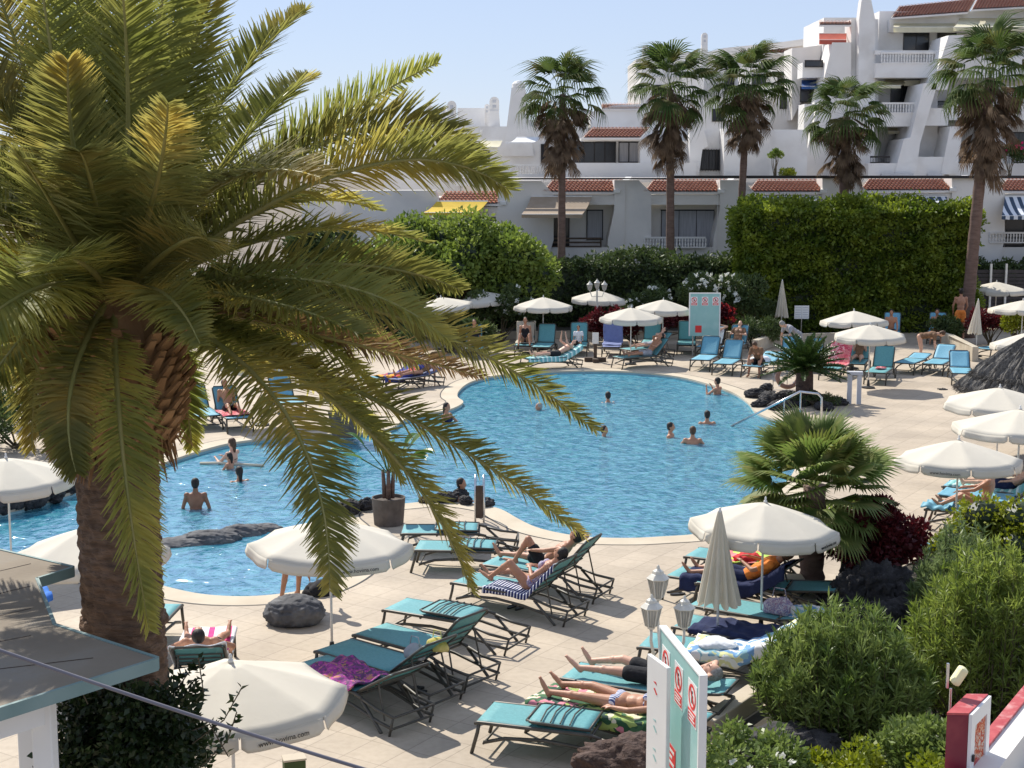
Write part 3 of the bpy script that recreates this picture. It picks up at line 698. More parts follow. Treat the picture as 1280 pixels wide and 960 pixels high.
# trunk
zt=pc.z-.55
def trk(u,v):
    a=2*PI*u; z=zt*v; r=.365+.05*math.sin(3*a+z*1.1)*.4+.03*(z<1)*(1-z)
    k=2*PI*u*9/(2*PI)*1.0
    # diamond leaf scars
    s1=math.sin(9*a+z*26); s2=math.sin(9*a-z*26); r+=.014*max(s1,s2)+.007*math.sin(57*z+2*a)+.006*math.sin(23*a+31*z)
    if 3.62<z<3.72: r+=.03
    cx=.03*math.sin(z*.9)
    return (cx+r*math.cos(a),r*math.sin(a),z)
mb=MB(); mb.grid(trk,110,420); mb.build('trunk','bark_phoenix',palm,smooth=True)
# skirt of old leaf bases
mb=MB(); rn=random.Random(5)
z0=zt-.78
mb.lathe([(.30,z0-.05),(.50,z0+.18),(.60,z0+.5),(.58,z0+.9),(.42,z0+1.3),(.2,z0+1.5)],24)
for i in range(230):
    zz=z0+1.15*(i/230); a=i*2.39996; rr=.36+.24*math.sin(min(1,(zz-z0+.1)/.7)*PI/2)
    c=V((rr*math.cos(a),rr*math.sin(a),zz)); out=V((math.cos(a),math.sin(a),0)); sd=V((-math.sin(a),math.cos(a),0))
    up=(V((0,0,1))*.8+out*.75+sd*rn.uniform(-.2,.2)).normalized(); ln=rn.uniform(.13,.26); w=rn.uniform(.055,.09); nrm=sd.cross(up)
    b0=c-up*.05
    p=[b0-sd*w-nrm*.02,b0+sd*w-nrm*.02,b0+sd*w+nrm*.02,b0-sd*w+nrm*.02]
    q=[x+up*ln for x in p]; q=[qq+(b0+up*ln-qq)*.45 for qq in q]
    mb.hexa([p[0],p[1],p[2],p[3],q[0],q[1],q[2],q[3]])
for i in range(160):
    a=rn.uniform(0,2*PI); zz=z0+rn.uniform(.1,1.3); rr=.5; c=V((rr*math.cos(a),rr*math.sin(a),zz)); d=V((math.cos(a)*rn.uniform(.3,1),math.sin(a)*rn.uniform(.3,1),rn.uniform(-.9,.3)))
    mb.tube([c,c+d*.12,c+d*.25+V((0,0,-.05))],[.008,.006,.002],4)
for i in range(150):
    a=rn.uniform(0,2*PI); rr=rn.uniform(.36,.52); c=V((rr*math.cos(a),rr*math.sin(a),z0+rn.uniform(-.02,.35))); d=V((math.cos(a)*rn.uniform(0,.5),math.sin(a)*rn.uniform(0,.5),-rn.uniform(.5,1.1)))
    mb.tube([c,c+d*.14,c+d*.3],[.016,.012,.003],4)
mb.build('leaf_bases','boot',palm)
cc=Lp(pc)+V((0,0,.1))
def FR(tip,dy,ctl,cdy,seed=0,ll=.52,vee=.3,mt='leaf_phoenix',wd=.03,droop=.25,base=(150,372),bare=.1,n=88,side=None,roll=0):
    P2=B(tip[0],tip[1],YP+dy)-pbase; P1=B(ctl[0],ctl[1],YP+cdy)-pbase
    b=B(base[0],base[1],YP)-pbase; dr=(P1-b); dr.z=0
    P0=V((0,0,b.z))+(dr.normalized()*.15 if dr.length>.01 else V((0,0,0)))
    # stretch control so curve passes through it at mid
    P1b=2*P1-.5*(P0+P2)
    v,f,mi=frond_geo(P0,P1b,P2,n,ll,seed,vee,wd,droop,bare,side,roll)
    npmesh('frond',v,f,[mt,'rachis'],palm,mi)
FRONDS=[
 ((742,536),.3,(470,388),.2,.46),((727,668),-.5,(470,500),-.3,.40),((588,735),-1.3,(435,515),-.7,.44),((412,735),-2.2,(345,500),-1.1,.50),
 ((186,785),-1.6,(152,560),-1.35,.38),((95,590),-1.9,(90,480),-1.4,.36),((634,236),.2,(440,212),.1,.58),((596,200),.9,(420,172),.5,.56),
 ((546,79),1.2,(372,188),.5,.44),((380,14),.9,(262,150),.4,.5),((388,96),1.6,(300,180),.7,.45),((436,160),1.8,(310,222),.8,.45),
 ((575,362),.6,(400,330),.2,.46),((470,262),1.7,(330,262),.8,.42),((268,-12),.4,(216,150),.2,.68),((232,-120),-.3,(178,140),-.1,.68),
 ((160,-120),.9,(150,120),.3,.72),((150,-50),-1.0,(160,170),-.5,.66),((85,-120),.3,(108,130),.1,.7),((45,-70),-.4,(80,160),-.2,.66),((-20,-60),.4,(52,150),.1,.66),
 ((85,78),-1.7,(96,210),-1.1,.52),((100,190),-2.2,(118,250),-1.5,.5),((-50,60),-.6,(36,190),-.3,.62),((-150,130),-.3,(0,215),-.1,.62),
 ((-190,260),.0,(-10,270),0,.6),((-200,330),-.8,(-10,315),-.5,.6),((-190,420),-.6,(-10,360),-.3,.58),((-110,480),-1.2,(20,380),-.7,.55),
 ((-60,560),-1.8,(40,410),-1.0,.55),((-130,520),.6,(0,420),.4,.55),((40,560),.8,(60,420),.6,.45),
 ((400,222),-1.8,(262,238),-.9,.60),((330,470),1.4,(260,400),.8,.45),((520,455),1.5,(350,392),.8,.45),((600,470),1.2,(400,420),.6,.42),
 ((480,560),1.5,(340,440),.8,.42),((455,420),-1.2,(305,372),-.7,.5),((250,430),-2.6,(200,365),-1.5,.42),((60,330),-2.4,(105,330),-1.5,.5),((340,130),2.0,(240,210),1.0,.5),
 ((200,40),1.8,(180,200),.9,.6),((110,20),1.9,(135,190),.9,.6),((30,60),1.9,(90,210),.9,.6),((-40,160),1.9,(50,260),.9,.6),((500,600),-.2,(370,455),-.1,.36),
 ((240,560),.9,(215,450),.8,.32),((70,570),1.0,(90,450),.8,.34),((210,130),-2.6,(190,255),-1.4,.5),((30,200),-2.3,(75,270),-1.4,.55),((-90,190),.9,(20,250),.5,.6),((560,425),-.6,(392,352),-.4,.44),((530,302),1.3,(360,292),.7,.44),((480,500),1.0,(350,402),.6,.42),((-60,440),-2.2,(50,360),-1.4,.5),((260,300),-2.5,(215,310),-1.4,.5),((-120,230),1.0,(0,260),.5,.55),((30,480),1.4,(70,390),.8,.5)]
for i,(tip,dy,ctl,cdy,ll) in enumerate(FRONDS):
    rnn=random.Random(i); up=tip[1]<100
    FR(tip,dy,ctl,cdy,i,ll*1.12,vee=.35+(.15 if up else 0),droop=.12 if up else .3,wd=.025 if ll>.5 else .023,bare=.12,mt='leaf_phoenix_dry' if tip in ((600,470),(70,570)) else 'leaf_phoenix',n=128 if i<8 else 108,roll=(.75 if i in (0,1,2,6,7,8,12) else random.Random(i+70).uniform(-.5,.7)))
# ---------- washingtonias
def fan_leaf_geo(n=22,L_=1.0,spread=2.4,cut=.45,droop=.5,seed=0,pet=.6,wd=1.0,cup=.25):
    """leaf in local frame: petiole along +x from origin, blade beyond; returns V,F"""
    rn=np.random.RandomState(seed); v=[];f=[]
    v+= [(0,-.015,0),(0,.015,0),(pet,.012,0),(pet,-.012,0)]; f.append((0,1,2,3))
    a=np.linspace(-spread/2,spread/2,n); da=a[1]-a[0]
    for i,an in enumerate(a):
        l=L_*(1-.22*abs(an/(spread/2))**2)*rn.uniform(.92,1.05); c,s=math.cos(an),math.sin(an); h=da*.5*wd
        def P(r,off,zz): 
            return (pet+r*c-off*s,r*s+off*c,zz)
        z0=cup*abs(s); rc=l*cut
        m=len(v)
        zc=cup*.3*rc
        v+=[P(0.02,0,0),P(rc,-rc*h,zc-.02),P(rc,0,zc+.035*L_),P(rc,rc*h,zc-.02),
            P(l*.75,-.028*L_,zc-droop*.10*l),P(l*.75,.028*L_,zc-droop*.10*l),P(l,0,zc-droop*l*rn.uniform(.3,.75))]
        f+=[(m,m+1,m+2),(m,m+2,m+3),(m+1,m+4,m+2),(m+2,m+4,m+5),(m+2,m+5,m+3),(m+4,m+6,m+5)]
    tri=[]
    for q in f:
        if len(q)==4: tri+=[(q[0],q[1],q[2]),(q[0],q[2],q[3])]
        else: tri.append(q)
    return np.array(v),np.array(tri)
def orient(v,az,el,roll=0,pos=(0,0,0),sc=1):
    E_=np.array((Matrix.Rotation(az,3,'Z')@Matrix.Rotation(-el,3,'Y')@Matrix.Rotation(roll,3,'X')))
    return v@E_.T*sc+np.array(pos)
def washingtonia(px,pyc,Y,label,width_px,trunk_w,pybot=None,seed=0,lean=0,skirt=1.0):
    rn=random.Random(seed); top=B(px,pyc,Y); base=V((top.x+lean,Y,0)); k=FL/Y
    t=thing('fan_palm',label,'palm tree',base); rad=width_px/2/k; r0=trunk_w*.42/k
    mb=MB(); H_=top.z
    pts=[(-(lean)*(i/30)**1.3,0,H_*i/30) for i in range(31)]
    mb.tube(pts,[r0*(1.15-.3*i/30)*(1+.05*math.sin(i*2.3))+(.12 if i==0 else 0) for i in range(31)],12); mb.build('trunk','bark_wash',t,smooth=True)
    tp=np.array((-lean,0,H_)); Vv=[];Ff=[];o=0
    for i in range(44):
        az=i*2.39996+rn.uniform(-.4,.4); fr=i/43; el=1.30-fr*2.0+rn.uniform(-.25,.25)
        v,f=fan_leaf_geo(16,rad*.50*rn.uniform(.7,1.2),2.3,.42,1.35,seed*97+i,rad*.52*rn.uniform(.8,1.15),.9)
        v=orient(v,az,el,rn.uniform(-.3,.3),tp+np.array((0,0,rn.uniform(-.1,.25))))
        Vv.append(v);Ff.append(f+o);o+=len(v)
    npmesh('crown',np.concatenate(Vv),np.concatenate(Ff),'leaf_wash',t)
    Vv=[];Ff=[];o=0
    for i in range(int(110*skirt)):
        az=rn.uniform(0,2*PI); z=-rn.uniform(.0,1)**1.3*rad*.82*skirt+.1; el=-.55-rn.uniform(0,.5)+z/rad*.45
        v,f=fan_leaf_geo(9,rad*.42*rn.uniform(.6,1.15),.9,.3,.2,seed*31+i,rad*rn.uniform(.12,.50),.3)
        v=orient(v,az,el,rn.uniform(-1,1),tp+np.array((.05*math.cos(az),.05*math.sin(az),z)))
        Vv.append(v);Ff.append(f+o);o+=len(v)
    npmesh('dead_fronds',np.concatenate(Vv),np.concatenate(Ff),'dead_wash',t)
    return t
washingtonia(703,118,76,'fan palm with shaggy brown skirt left of the others, before the beige awning',122,11,seed=1,skirt=1.3)
washingtonia(838,112,77,'tall fan palm in front of the balcony with sliding glass doors',126,12,seed=2,skirt=1.25,lean=.15)
washingtonia(935,108,78,'slender leaning fan palm rising just behind the left end of the clipped green hedge block',118,11,seed=3,lean=-.35)
washingtonia(1058,146,79,'short fan palm with round brown skirt standing behind the middle of the hedge block',118,15,seed=4,skirt=1.1)
washingtonia(1238,98,70,'stout fan palm with long hanging dead fronds, growing from the tan walled planter',150,17,seed=5,lean=-.6,skirt=1.5)
# ---------- leaf clouds
def cloud(name,blobs,N,ln,wd,mt,parent,upb=.3,inner=.0,jit=.3,seed=0,quad=True):
    """blobs: list of (center, (rx,ry,rz)) local; leaves scattered over their lumpy shells"""
    st=np.random.RandomState(seed+3); w=np.array([b[1][0]*b[1][1]+b[1][1]*b[1][2]+b[1][0]*b[1][2] for b in blobs]); w=w/w.sum()
    idx=st.choice(len(blobs),N,p=w); c=np.array([tuple(blobs[i][0]) for i in idx]); r=np.array([blobs[i][1] for i in idx])
    d=st.normal(size=(N,3)); d/=np.linalg.norm(d,axis=1,keepdims=True)
    q=st.uniform(inner,1,N)**.35; q=q*(1+.08*st.normal(size=N)); p=c+d*r*q[:,None]
    keep=p[:,2]>.02; p=p[keep]; d=d[keep]
    dr=d+.7*st.normal(size=d.shape); dr[:,2]+=upb
    v,f=leaves(p,dr,ln,wd,jit=jit); return npmesh(name,v,f,mt,parent)
def lumps(c,r,n,rr,seed=0,flat=1.0):
    rn=random.Random(seed); out=[]
    for i in range(n):
        a=rn.uniform(0,2*PI); ct=rn.uniform(-.6,1); st_=math.sqrt(1-ct*ct); k=rn.uniform(.55,.95)
        q=rr*rn.uniform(.7,1.25)
        out.append(((c[0]+r[0]*k*st_*math.cos(a),c[1]+r[1]*k*st_*math.sin(a),c[2]+r[2]*k*ct*flat),(q,q,q*.85)))
    return out
def stems(mb,base,tops,r=.02):
    for t in tops:
        b=V(base)+V((random.uniform(-.1,.1),random.uniform(-.1,.1),0)); t=V(t); m=b.lerp(t,.5)+V((random.uniform(-.1,.1),random.uniform(-.1,.1),.08)); mb.tube([b,m,t],[r,r*.7,r*.3],5)
def bush(name,label,loc,r,zc,n,rr,N,ln,wd,mt,seed=0,cat='shrub',upb=.3,group=None,flowers=None,core=None,fl_n=60,fl_s=.05):
    t=thing(name,label,cat,loc,0,group); bl=lumps((0,0,zc),r,n,rr,seed)
    cloud('foliage',bl,N,ln,wd,mt,t,upb,seed=seed)
    mb=MB(); random.seed(seed); stems(mb,(0,0,0),[b[0] for b in bl][:14],.03); mb.build('stems','stem',t)
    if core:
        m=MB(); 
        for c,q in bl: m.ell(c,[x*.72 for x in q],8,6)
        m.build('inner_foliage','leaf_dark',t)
    if flowers:
        st=np.random.RandomState(seed+9); V_=[];F_=[];o=0
        for i in range(fl_n):
            c,q=bl[st.randint(len(bl))]; d=st.normal(size=3); d/=np.linalg.norm(d); d[1]=-abs(d[1]); d[2]=abs(d[2]); p=np.array(c)+d*np.array(q)*1.02
            v,f=leaves(np.repeat(p[None],6,0),d[None]*.6+st.normal(size=(6,3))*.8,fl_s,fl_s*.8); V_.append(v);F_.append(f+o);o+=len(v)
            if fl_n<=30: npmesh('flower',v,f,flowers,t)
        if fl_n>30: tag(npmesh('flowers',np.concatenate(V_),np.concatenate(F_),flowers,t),kind='stuff')
    return t
def oleander(label,loc,rx,ry,h,ns,N,seed=0,ln=.17,wd=.026,mt='leaf_oleander'):
    t=thing('oleander_shrub',label,'shrub',loc); st=np.random.RandomState(seed); mb=MB(); P=[];Dd=[]
    for i in range(ns):
        a=st.uniform(0,2*PI); q=math.sqrt(st.uniform(0,1)); tx,ty=rx*q*math.cos(a),ry*q*math.sin(a); hh=h*(1-.55*q**2.2)*st.uniform(.78,1.08)
        b=V((tx*.6,ty*.6,0)); m=V((tx*.95,ty*.95,hh*.5)); e=V((tx,ty,hh)); mb.tube([b,m,e],[.013,.009,.004],4)
        k=N//ns; s=1-st.uniform(0,1,k)**1.4*.95; s=s[:,None]
        bz=np.array(b);mz=np.array(m)*1.1;ez=np.array(e)
        p=(1-s)**2*bz+2*s*(1-s)*mz+s**2*ez; tg=2*(1-s)*(mz-bz)+2*s*(ez-mz); tg/=np.linalg.norm(tg,axis=1,keepdims=True)
        P.append(p+st.normal(size=p.shape)*.01); Dd.append(tg*.75+st.normal(size=p.shape)*.55)
    v,f=leaves(np.concatenate(P),np.concatenate(Dd),ln,wd,jit=.3,bend=.06); npmesh('foliage',v,f,mt,t)
    mb.build('stems','stem',t); return t
# near right oleanders
oleander('broad oleander shrub with one pink bloom in the right foreground, beside the sign board',G(1050,915),1.25,1.1,1.78,270,21000,1)
fo=MB()
pk=B(1099,852,22.0)-V((0,.4,0))
t=thing('oleander_flower','single deep pink oleander bloom on the near side of the broad shrub','flower',pk)
for nm,cnt in (('petals',9),):
    v,f=leaves(np.zeros((cnt,3)),unit(cnt)+np.array([0,-.5,.2]),.09,.07); npmesh('petals',v,f,'petal_pink',t)
mb=MB(); mb.tube([(0,0,0),(.02,.25,-.2)],.006,5); mb.build('stem','stem',t)
oleander('tall oleander shrub at the right edge behind the red cabinet',G(1232,890),1.25,1.2,2.45,260,20000,2,mt='oleander_b')
oleander('pale green oleander shrub rising behind the lava rocks at right',G(1200,800),.85,.8,2.0,130,8500,3,mt='oleander_c')
bush('yellow_green_shrub','rounded bright yellow green shrub at the right edge below the parasols',G(1250,745),(1.15,1.0,.75),.95,26,.42,9000,.09,.06,'leaf_yellow',4,core=True)
bush('red_leaved_shrub','dark red leaved shrub behind the lava rocks under the spiky fan palm',G(1090,752),(1.0,.55,.65),1.15,22,.28,5200,.12,.07,'leaf_red',5)
bush('flowering_shrub','low shrub with white blooms just right of the sign board',G(935,1015),(.7,.6,.42),.62,20,.2,2600,.08,.05,'leaf_oleander',6,flowers='petal_white',fl_n=9,fl_s=.07)
bush('ground_shrub','low leafy shrub along the bottom edge beside the red cabinet',G(1080,1015),(1.2,.5,.3),.45,20,.2,3000,.08,.05,'leaf_yellow',16)
bush('ground_shrub','dark leafy ground plants between the broad oleander and the red cabinet',G(1165,985),(.7,.6,.3),.5,18,.25,4200,.10,.04,'leaf_oleander',17)
# climbing plant bottom left
vt=thing('climbing_plant','dark climbing plant with long leafy sprigs at the foot of the date palm','shrub',G(165,1130,0)-V((0,0,0)))
vb=vt.location
bl=[]; rn=random.Random(3)
for i in range(38):
    q=B(rn.uniform(75,235),rn.uniform(870,1010),12.6+rn.uniform(-.4,.5))-vb; bl.append((tuple(q),(.26,.26,.26)))
cloud('foliage',bl,17000,.075,.045,'leaf_vine',vt,.1,seed=8)
SP=[((215,870),(238,838),(248,835)),((215,900),(255,870),(248,822)),((240,930),(280,900),(302,860)),((250,960),(285,925),(296,890)),((110,880),(95,850),(110,842)),((235,915),(262,905),(285,945))]
P=[];Dd=[]
for sp in SP:
    pts=[B(x,y,12.4)-vb for x,y in sp]; mb=MB(); mb.tube(pts,.006,5); mb.build('sprig','stem',vt)
    for j in range(26):
        s=j/25; a=pts[0].lerp(pts[1],s*2) if s<.5 else pts[1].lerp(pts[2],s*2-1); P.append(tuple(a)); Dd.append((rn.uniform(-1,1),rn.uniform(-1,1),rn.uniform(-.3,1)))
v,f=leaves(np.array(P),np.array(Dd),.085,.04); npmesh('sprig_leaves',v,f,'leaf_vine',vt)
# near fan palm
fp=G(1014,748); ft=thing('fan_palm','bushy low fan palm with spiky blue green leaves beside the pool steps','palm tree',fp)
mb=MB(); Hf=2.15
mb.tube([(.01*math.sin(i),0,Hf*i/16) for i in range(17)],[.225-.03*i/16+.018*math.sin(i*2.5)+.012*(i%2) for i in range(17)],16); mb.build('trunk','bark_wash',ft,smooth=True)
rn=random.Random(21)
for i in range(46):
    fr=i/45; az=i*2.39996; el=1.3-fr*1.95+rn.uniform(-.1,.1)
    v,f=fan_leaf_geo(30,.86*rn.uniform(.85,1.12),3.1,.50,.30,300+i,.85*rn.uniform(.75,1.1),1.0,.35)
    v=orient(v,az,el,rn.uniform(-.35,.35),(0,0,Hf-.1)); npmesh('fan_leaf',v,f,'leaf_fan',ft)
# cycas by the life ring
cy=G(1005,505); ct_=thing('cycad','low dark feathery palm with stout black trunk beside the life ring','palm tree',cy)
mb=MB(); mb.tube([(0,0,.0),(0,0,.5),(0,0,1.0),(0,0,1.28)],[.34,.30,.29,.22],14); mb.build('trunk','lava_brown',ct_,smooth=True)
V_=[];F_=[];o=0
for i in range(56):
    az=i*2.39996; el=1.2-(i/55)*1.35; L_=1.55; d=np.array((math.cos(az)*math.cos(el),math.sin(az)*math.cos(el),math.sin(el)))
    p0=np.array((0,0,1.22)); p1=p0+d*L_*.55; p2=p0+d*L_*.95+np.array((0,0,-.2))
    v,f,mi=frond_geo(p0,p1,p2,34,.24,i,.4,.03,.1,.1); V_.append(v);F_.append(f+o);o+=len(v)
npmesh('crown',np.concatenate(V_),np.concatenate(F_),'leaf_cycas',ct_)
# banana / strelitzia in pot on the peninsula
ps=G(486,655); t=thing('potted_palm','broad leaved plant in a big dark pot on the deck between the two pools','potted plant',ps)
mb=MB(); mb.lathe([(0,0),(.33,0),(.38,.62),(.35,.62),(.33,.55),(0,.55)],20); mb.build('pot','pot',t,smooth=False)
mb=MB()
for a in range(4): mb.tube([(.08*math.cos(a*1.6),.08*math.sin(a*1.6),.6),(.12*math.cos(a*1.6),.1*math.sin(a*1.6),1.25)],[.06,.035],8)
mb.build('trunk','bark_wash',t,smooth=True)
mb=MB(); rn=random.Random(9)
for i in range(15):
    az=rn.uniform(0,2*PI); el=rn.uniform(.5,1.4); L_=rn.uniform(.6,.85); b=V((0,0,1.15)); d=V((math.cos(az)*math.cos(el),math.sin(az)*math.cos(el),math.sin(el))); s=d.cross(V((0,0,1))).normalized()
    e=b+d*.85
    mb.tube([b,e],.012,5)
    def lf(u,v): 
        w=.10*math.sin(PI*min(1,u*.93+.07))**.6*(2*v-1); p=e+d*L_*u+s*w+V((0,0,-.35*u*u*L_+abs(w)*.5)); return p
    mb.grid(lf,8,4)
mb.build('leaves','leaf_banana',t)
P=lambda px,py,h,w,lb,sd,mt='leaf_hedge':None
def potplant(px,py,label,seed,s=1):
    t=thing('potted_plant',label,'potted plant',G(px,py)); mb=MB(); mb.lathe([(0,0),(.32*s,0),(.42*s,.6*s),(.38*s,.6*s),(0,.54*s)],18); mb.build('pot','pot',t)
    cloud('foliage',lumps((0,0,.95*s),(.38*s,.38*s,.35*s),10,.2*s,seed),1300,.13,.045,'leaf_hedge',t,.6,seed=seed); return t
potplant(432,545,'leafy plant in a dark pot behind the hanging palm fronds',1,1.25)
# back planting, left half
def hedge(name,label,c,sx,sy,sz,N,ln,wd,mt,seed=0,rz=0,rough=.18,cat='hedge',core='leaf_dark'):
    """clipped hedge box with leafy surface"""
    t=thing(name,label,cat,c,rz); st=np.random.RandomState(seed)
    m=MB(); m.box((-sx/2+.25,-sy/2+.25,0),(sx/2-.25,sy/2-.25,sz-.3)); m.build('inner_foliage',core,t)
    A_=[sx*sz,sx*sz,sy*sz,sy*sz,sx*sy]; w=np.array(A_)/sum(A_); fc=st.choice(5,N,p=w); u=st.uniform(-.5,.5,N); vv=st.uniform(0,1,N)
    p=np.zeros((N,3)); nn=np.zeros((N,3))
    for k,(ax,sg) in enumerate((('y',-1),('y',1),('x',-1),('x',1),('z',1))):
        q=fc==k
        if ax=='y': p[q]=np.stack([u[q]*sx,np.full(q.sum(),sg*sy/2),vv[q]*sz],1); nn[q]=(0,sg,0)
        elif ax=='x': p[q]=np.stack([np.full(q.sum(),sg*sx/2),u[q]*sy,vv[q]*sz],1); nn[q]=(sg,0,0)
        else: p[q]=np.stack([u[q]*sx,(vv[q]-.5)*sy,np.full(q.sum(),sz)],1); nn[q]=(0,0,1)
    # lumpy displacement
    l=sum(np.sin(p@(st.normal(size=3)*f)+st.uniform(0,6)) for f in (.8,1.3,2.1,3.3,5))/4
    p+=nn*(l*rough*1.6+st.normal(size=N)*rough*.5-st.exponential(.06,N))[:,None]
    dr=nn*.7+st.normal(size=(N,3))*.7; dr[:,2]-=.1
    v,f=leaves(p,dr,ln,wd,jit=.4); npmesh('foliage',v,f,mt,t); return t
c=(G(925,416)+G(1213,404))/2
hedge('hedge_block','big clipped bright green ficus hedge block behind the loungers at right',(B(1068,400,72.5).x,73.6,0),11.1,3.2,6.0,100000,.21,.12,'leaf_block',1,rz=-.03,rough=.34)
hedge('hedge','long dark hedge behind the back row of parasols, left of the hedge block',(B(765,380,74).x,75.5,0),14.0,2.0,3.35,26000,.24,.12,'leaf_hedge',2,rough=.3)
hedge('hedge','dark hedge at the far right behind the standing man',(B(1262,330,80).x,80.5,0),7.0,1.5,2.9,9000,.24,.12,'leaf_hedge',3,rough=.3)
hedge('hedge','shadowy hedge at the far left seen through the palm fronds',(B(250,400,68).x,69,0),20,2,3.0,16000,.26,.13,'leaf_hedge',13,rough=.35)
tc=B(555,330,71); tt=thing('rounded_tree','wide rounded light green tree left of the long dark hedge','tree',(tc.x,71,0))
bl=lumps((0,0,3.2),(4.9,2.3,2.35),70,1.0,4); cloud('crown',bl,42000,.24,.15,'leaf_tree',tt,.2,seed=4)
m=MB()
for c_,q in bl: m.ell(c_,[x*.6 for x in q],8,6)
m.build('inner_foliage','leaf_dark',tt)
m=MB(); m.tube([(0,0,0),(0,0,1.6),(.2,0,3)],[.2,.16,.1],10); stems(m,(0,0,1.4),[b[0] for b in bl][:18],.07); m.build('trunk','stem',tt)
bush('round_tree','dark green tree beyond the left end of the pool, seen behind the palm fronds',B(400,300,74)*1-V((0,0,B(400,300,74).z)),(1.6,1.5,1.5),3.6,16,.8,8000,.25,.15,'leaf_hedge',14,cat='tree',core=True)
bush('round_tree','light green tree at the far left edge behind the fronds',B(60,380,66)*1-V((0,0,B(60,380,66).z)),(3.6,1.5,1.8),2.4,26,.8,12000,.25,.15,'leaf_tree',15,cat='tree',core=True)
FB=lambda px,Y:V(((B(px,300,Y)).x,Y,0))
GB='planting behind the back row of loungers'
bush('flowering_shrub','bushy green shrub with white blooms left of the teal notice board',FB(816,70),(1.2,.8,.7),1.6,12,.5,4000,.16,.08,'leaf_hedge',21,flowers='petal_white',fl_n=26,fl_s=.16,group=GB)
bush('flowering_shrub','shrub crowded with white blooms directly behind the teal notice board',FB(886,69),(1.4,.8,.9),2.1,14,.5,4500,.16,.08,'leaf_hedge',22,flowers='petal_white',fl_n=70,fl_s=.16,group=GB)
bush('flowering_shrub','shrub with pale blooms beneath the rounded light green tree',FB(625,68),(1.6,.8,.9),1.6,14,.5,4500,.18,.09,'leaf_hedge',23,flowers='petal_white',fl_n=30,fl_s=.16,group=GB)
bush('red_shrub','bright red flowering shrub just right of the teal notice board',FB(909,67),(.35,.3,.5),1.25,8,.25,1200,.14,.09,'leaf_red',24,flowers='sign_red',fl_n=30,fl_s=.13,group=GB)
bush('red_shrub','long dark red shrub under the three middle parasols at the back',FB(800,66.5),(3.4,.5,.7),1.0,34,.36,6500,.15,.09,'leaf_red',25,group=GB)
bush('leafy_shrub','spiky grey green shrub below the closed parasol at the back',FB(945,66),(1.1,.6,.5),.8,12,.32,2500,.2,.05,'leaf_hedge',26,group=GB)
bush('leafy_shrub','dark leafy shrub in front of the left corner of the hedge block',FB(935,69),(1.1,.6,1.2),1.9,18,.5,4500,.2,.08,'leaf_hedge',27,group=GB)
bush('leafy_shrub','green shrub in the walled planter at the foot of the stout palm',FB(1186,67),(.8,.5,.4),.75,12,.3,2600,.16,.08,'leaf_hedge',28,group=GB)
bush('leafy_shrub','dull reddish shrub in the walled planter right of the stout palm',FB(1243,67),(1.0,.5,.6),1.0,12,.35,2600,.16,.08,'leaf_red',29,group=GB)
bush('leafy_shrub','yellow green shrub at the right edge between two parasol poles',FB(1277,66),(.7,.5,.6),1.2,12,.35,2600,.14,.08,'leaf_yellow',30,group=GB)
bush('leafy_shrub','low green shrubs behind the left loungers, in shade of the palm',FB(560,64),(2.2,.6,.6),.9,20,.4,4500,.2,.08,'leaf_hedge',31,group=GB)
bush('leafy_shrub','dark shrub among the lava rocks at the left edge of the pool',G(20,560),(2.2,1.0,.7),.8,20,.4,4500,.2,.06,'leaf_hedge',32)
bush('leafy_shrub','yellowish strappy plant on the deck at the far left edge',G(25,540)+V((0,2,0)),(1.2,.8,.9),1.4,14,.4,3500,.35,.05,'leaf_yellow',33)
bush('leafy_shrub','small plants among the rocks of the planter with the dark feathery palm',G(1020,508),(.9,.35,.12),.25,12,.16,900,.14,.03,'leaf_hedge',34)
# ---------- buildings
def frontbox(mb,x0,y0,x1,y1,Y,dep,k=None):
    a=B(x0,y1,Y); b=B(x1,y0,Y); mb.box((a.x,Y,a.z),(b.x,Y+dep,b.z),None,k)
def part(parent,name,mt,boxes,bev=0):
    """boxes of pixel rects (x0,y0,x1,y1,Y,depth)"""
    mb=MB()
    for b in boxes: frontbox(mb,*b)
    o=mb.build(name,mt,parent); 
    return o
def opening(parent,x0,y0,x1,y1,Y,panes=2,curtain=None,name='window'):
    """framed glazing standing 3 cm proud of the wall at Y"""
    k=FL/Y; fw=.07*k
    mb=MB(); frontbox(mb,x0,y0,x1,y0+fw,Y-.09,.085); frontbox(mb,x0,y1-fw,x1,y1,Y-.09,.085)
    for i in range(panes+1):
        x=x0+(x1-x0-fw)*i/panes; frontbox(mb,x,y0+fw,x+fw,y1-fw,Y-.085,.08)
    w=mb.build(name,'dark_frame',parent)
    g=MB(); frontbox(g,x0+fw*.5,y0+fw*.5,x1-fw*.5,y1-fw*.5,Y-.05,.035); g.build('pane','window_glass' if not curtain else 'curtain',w)
    return w
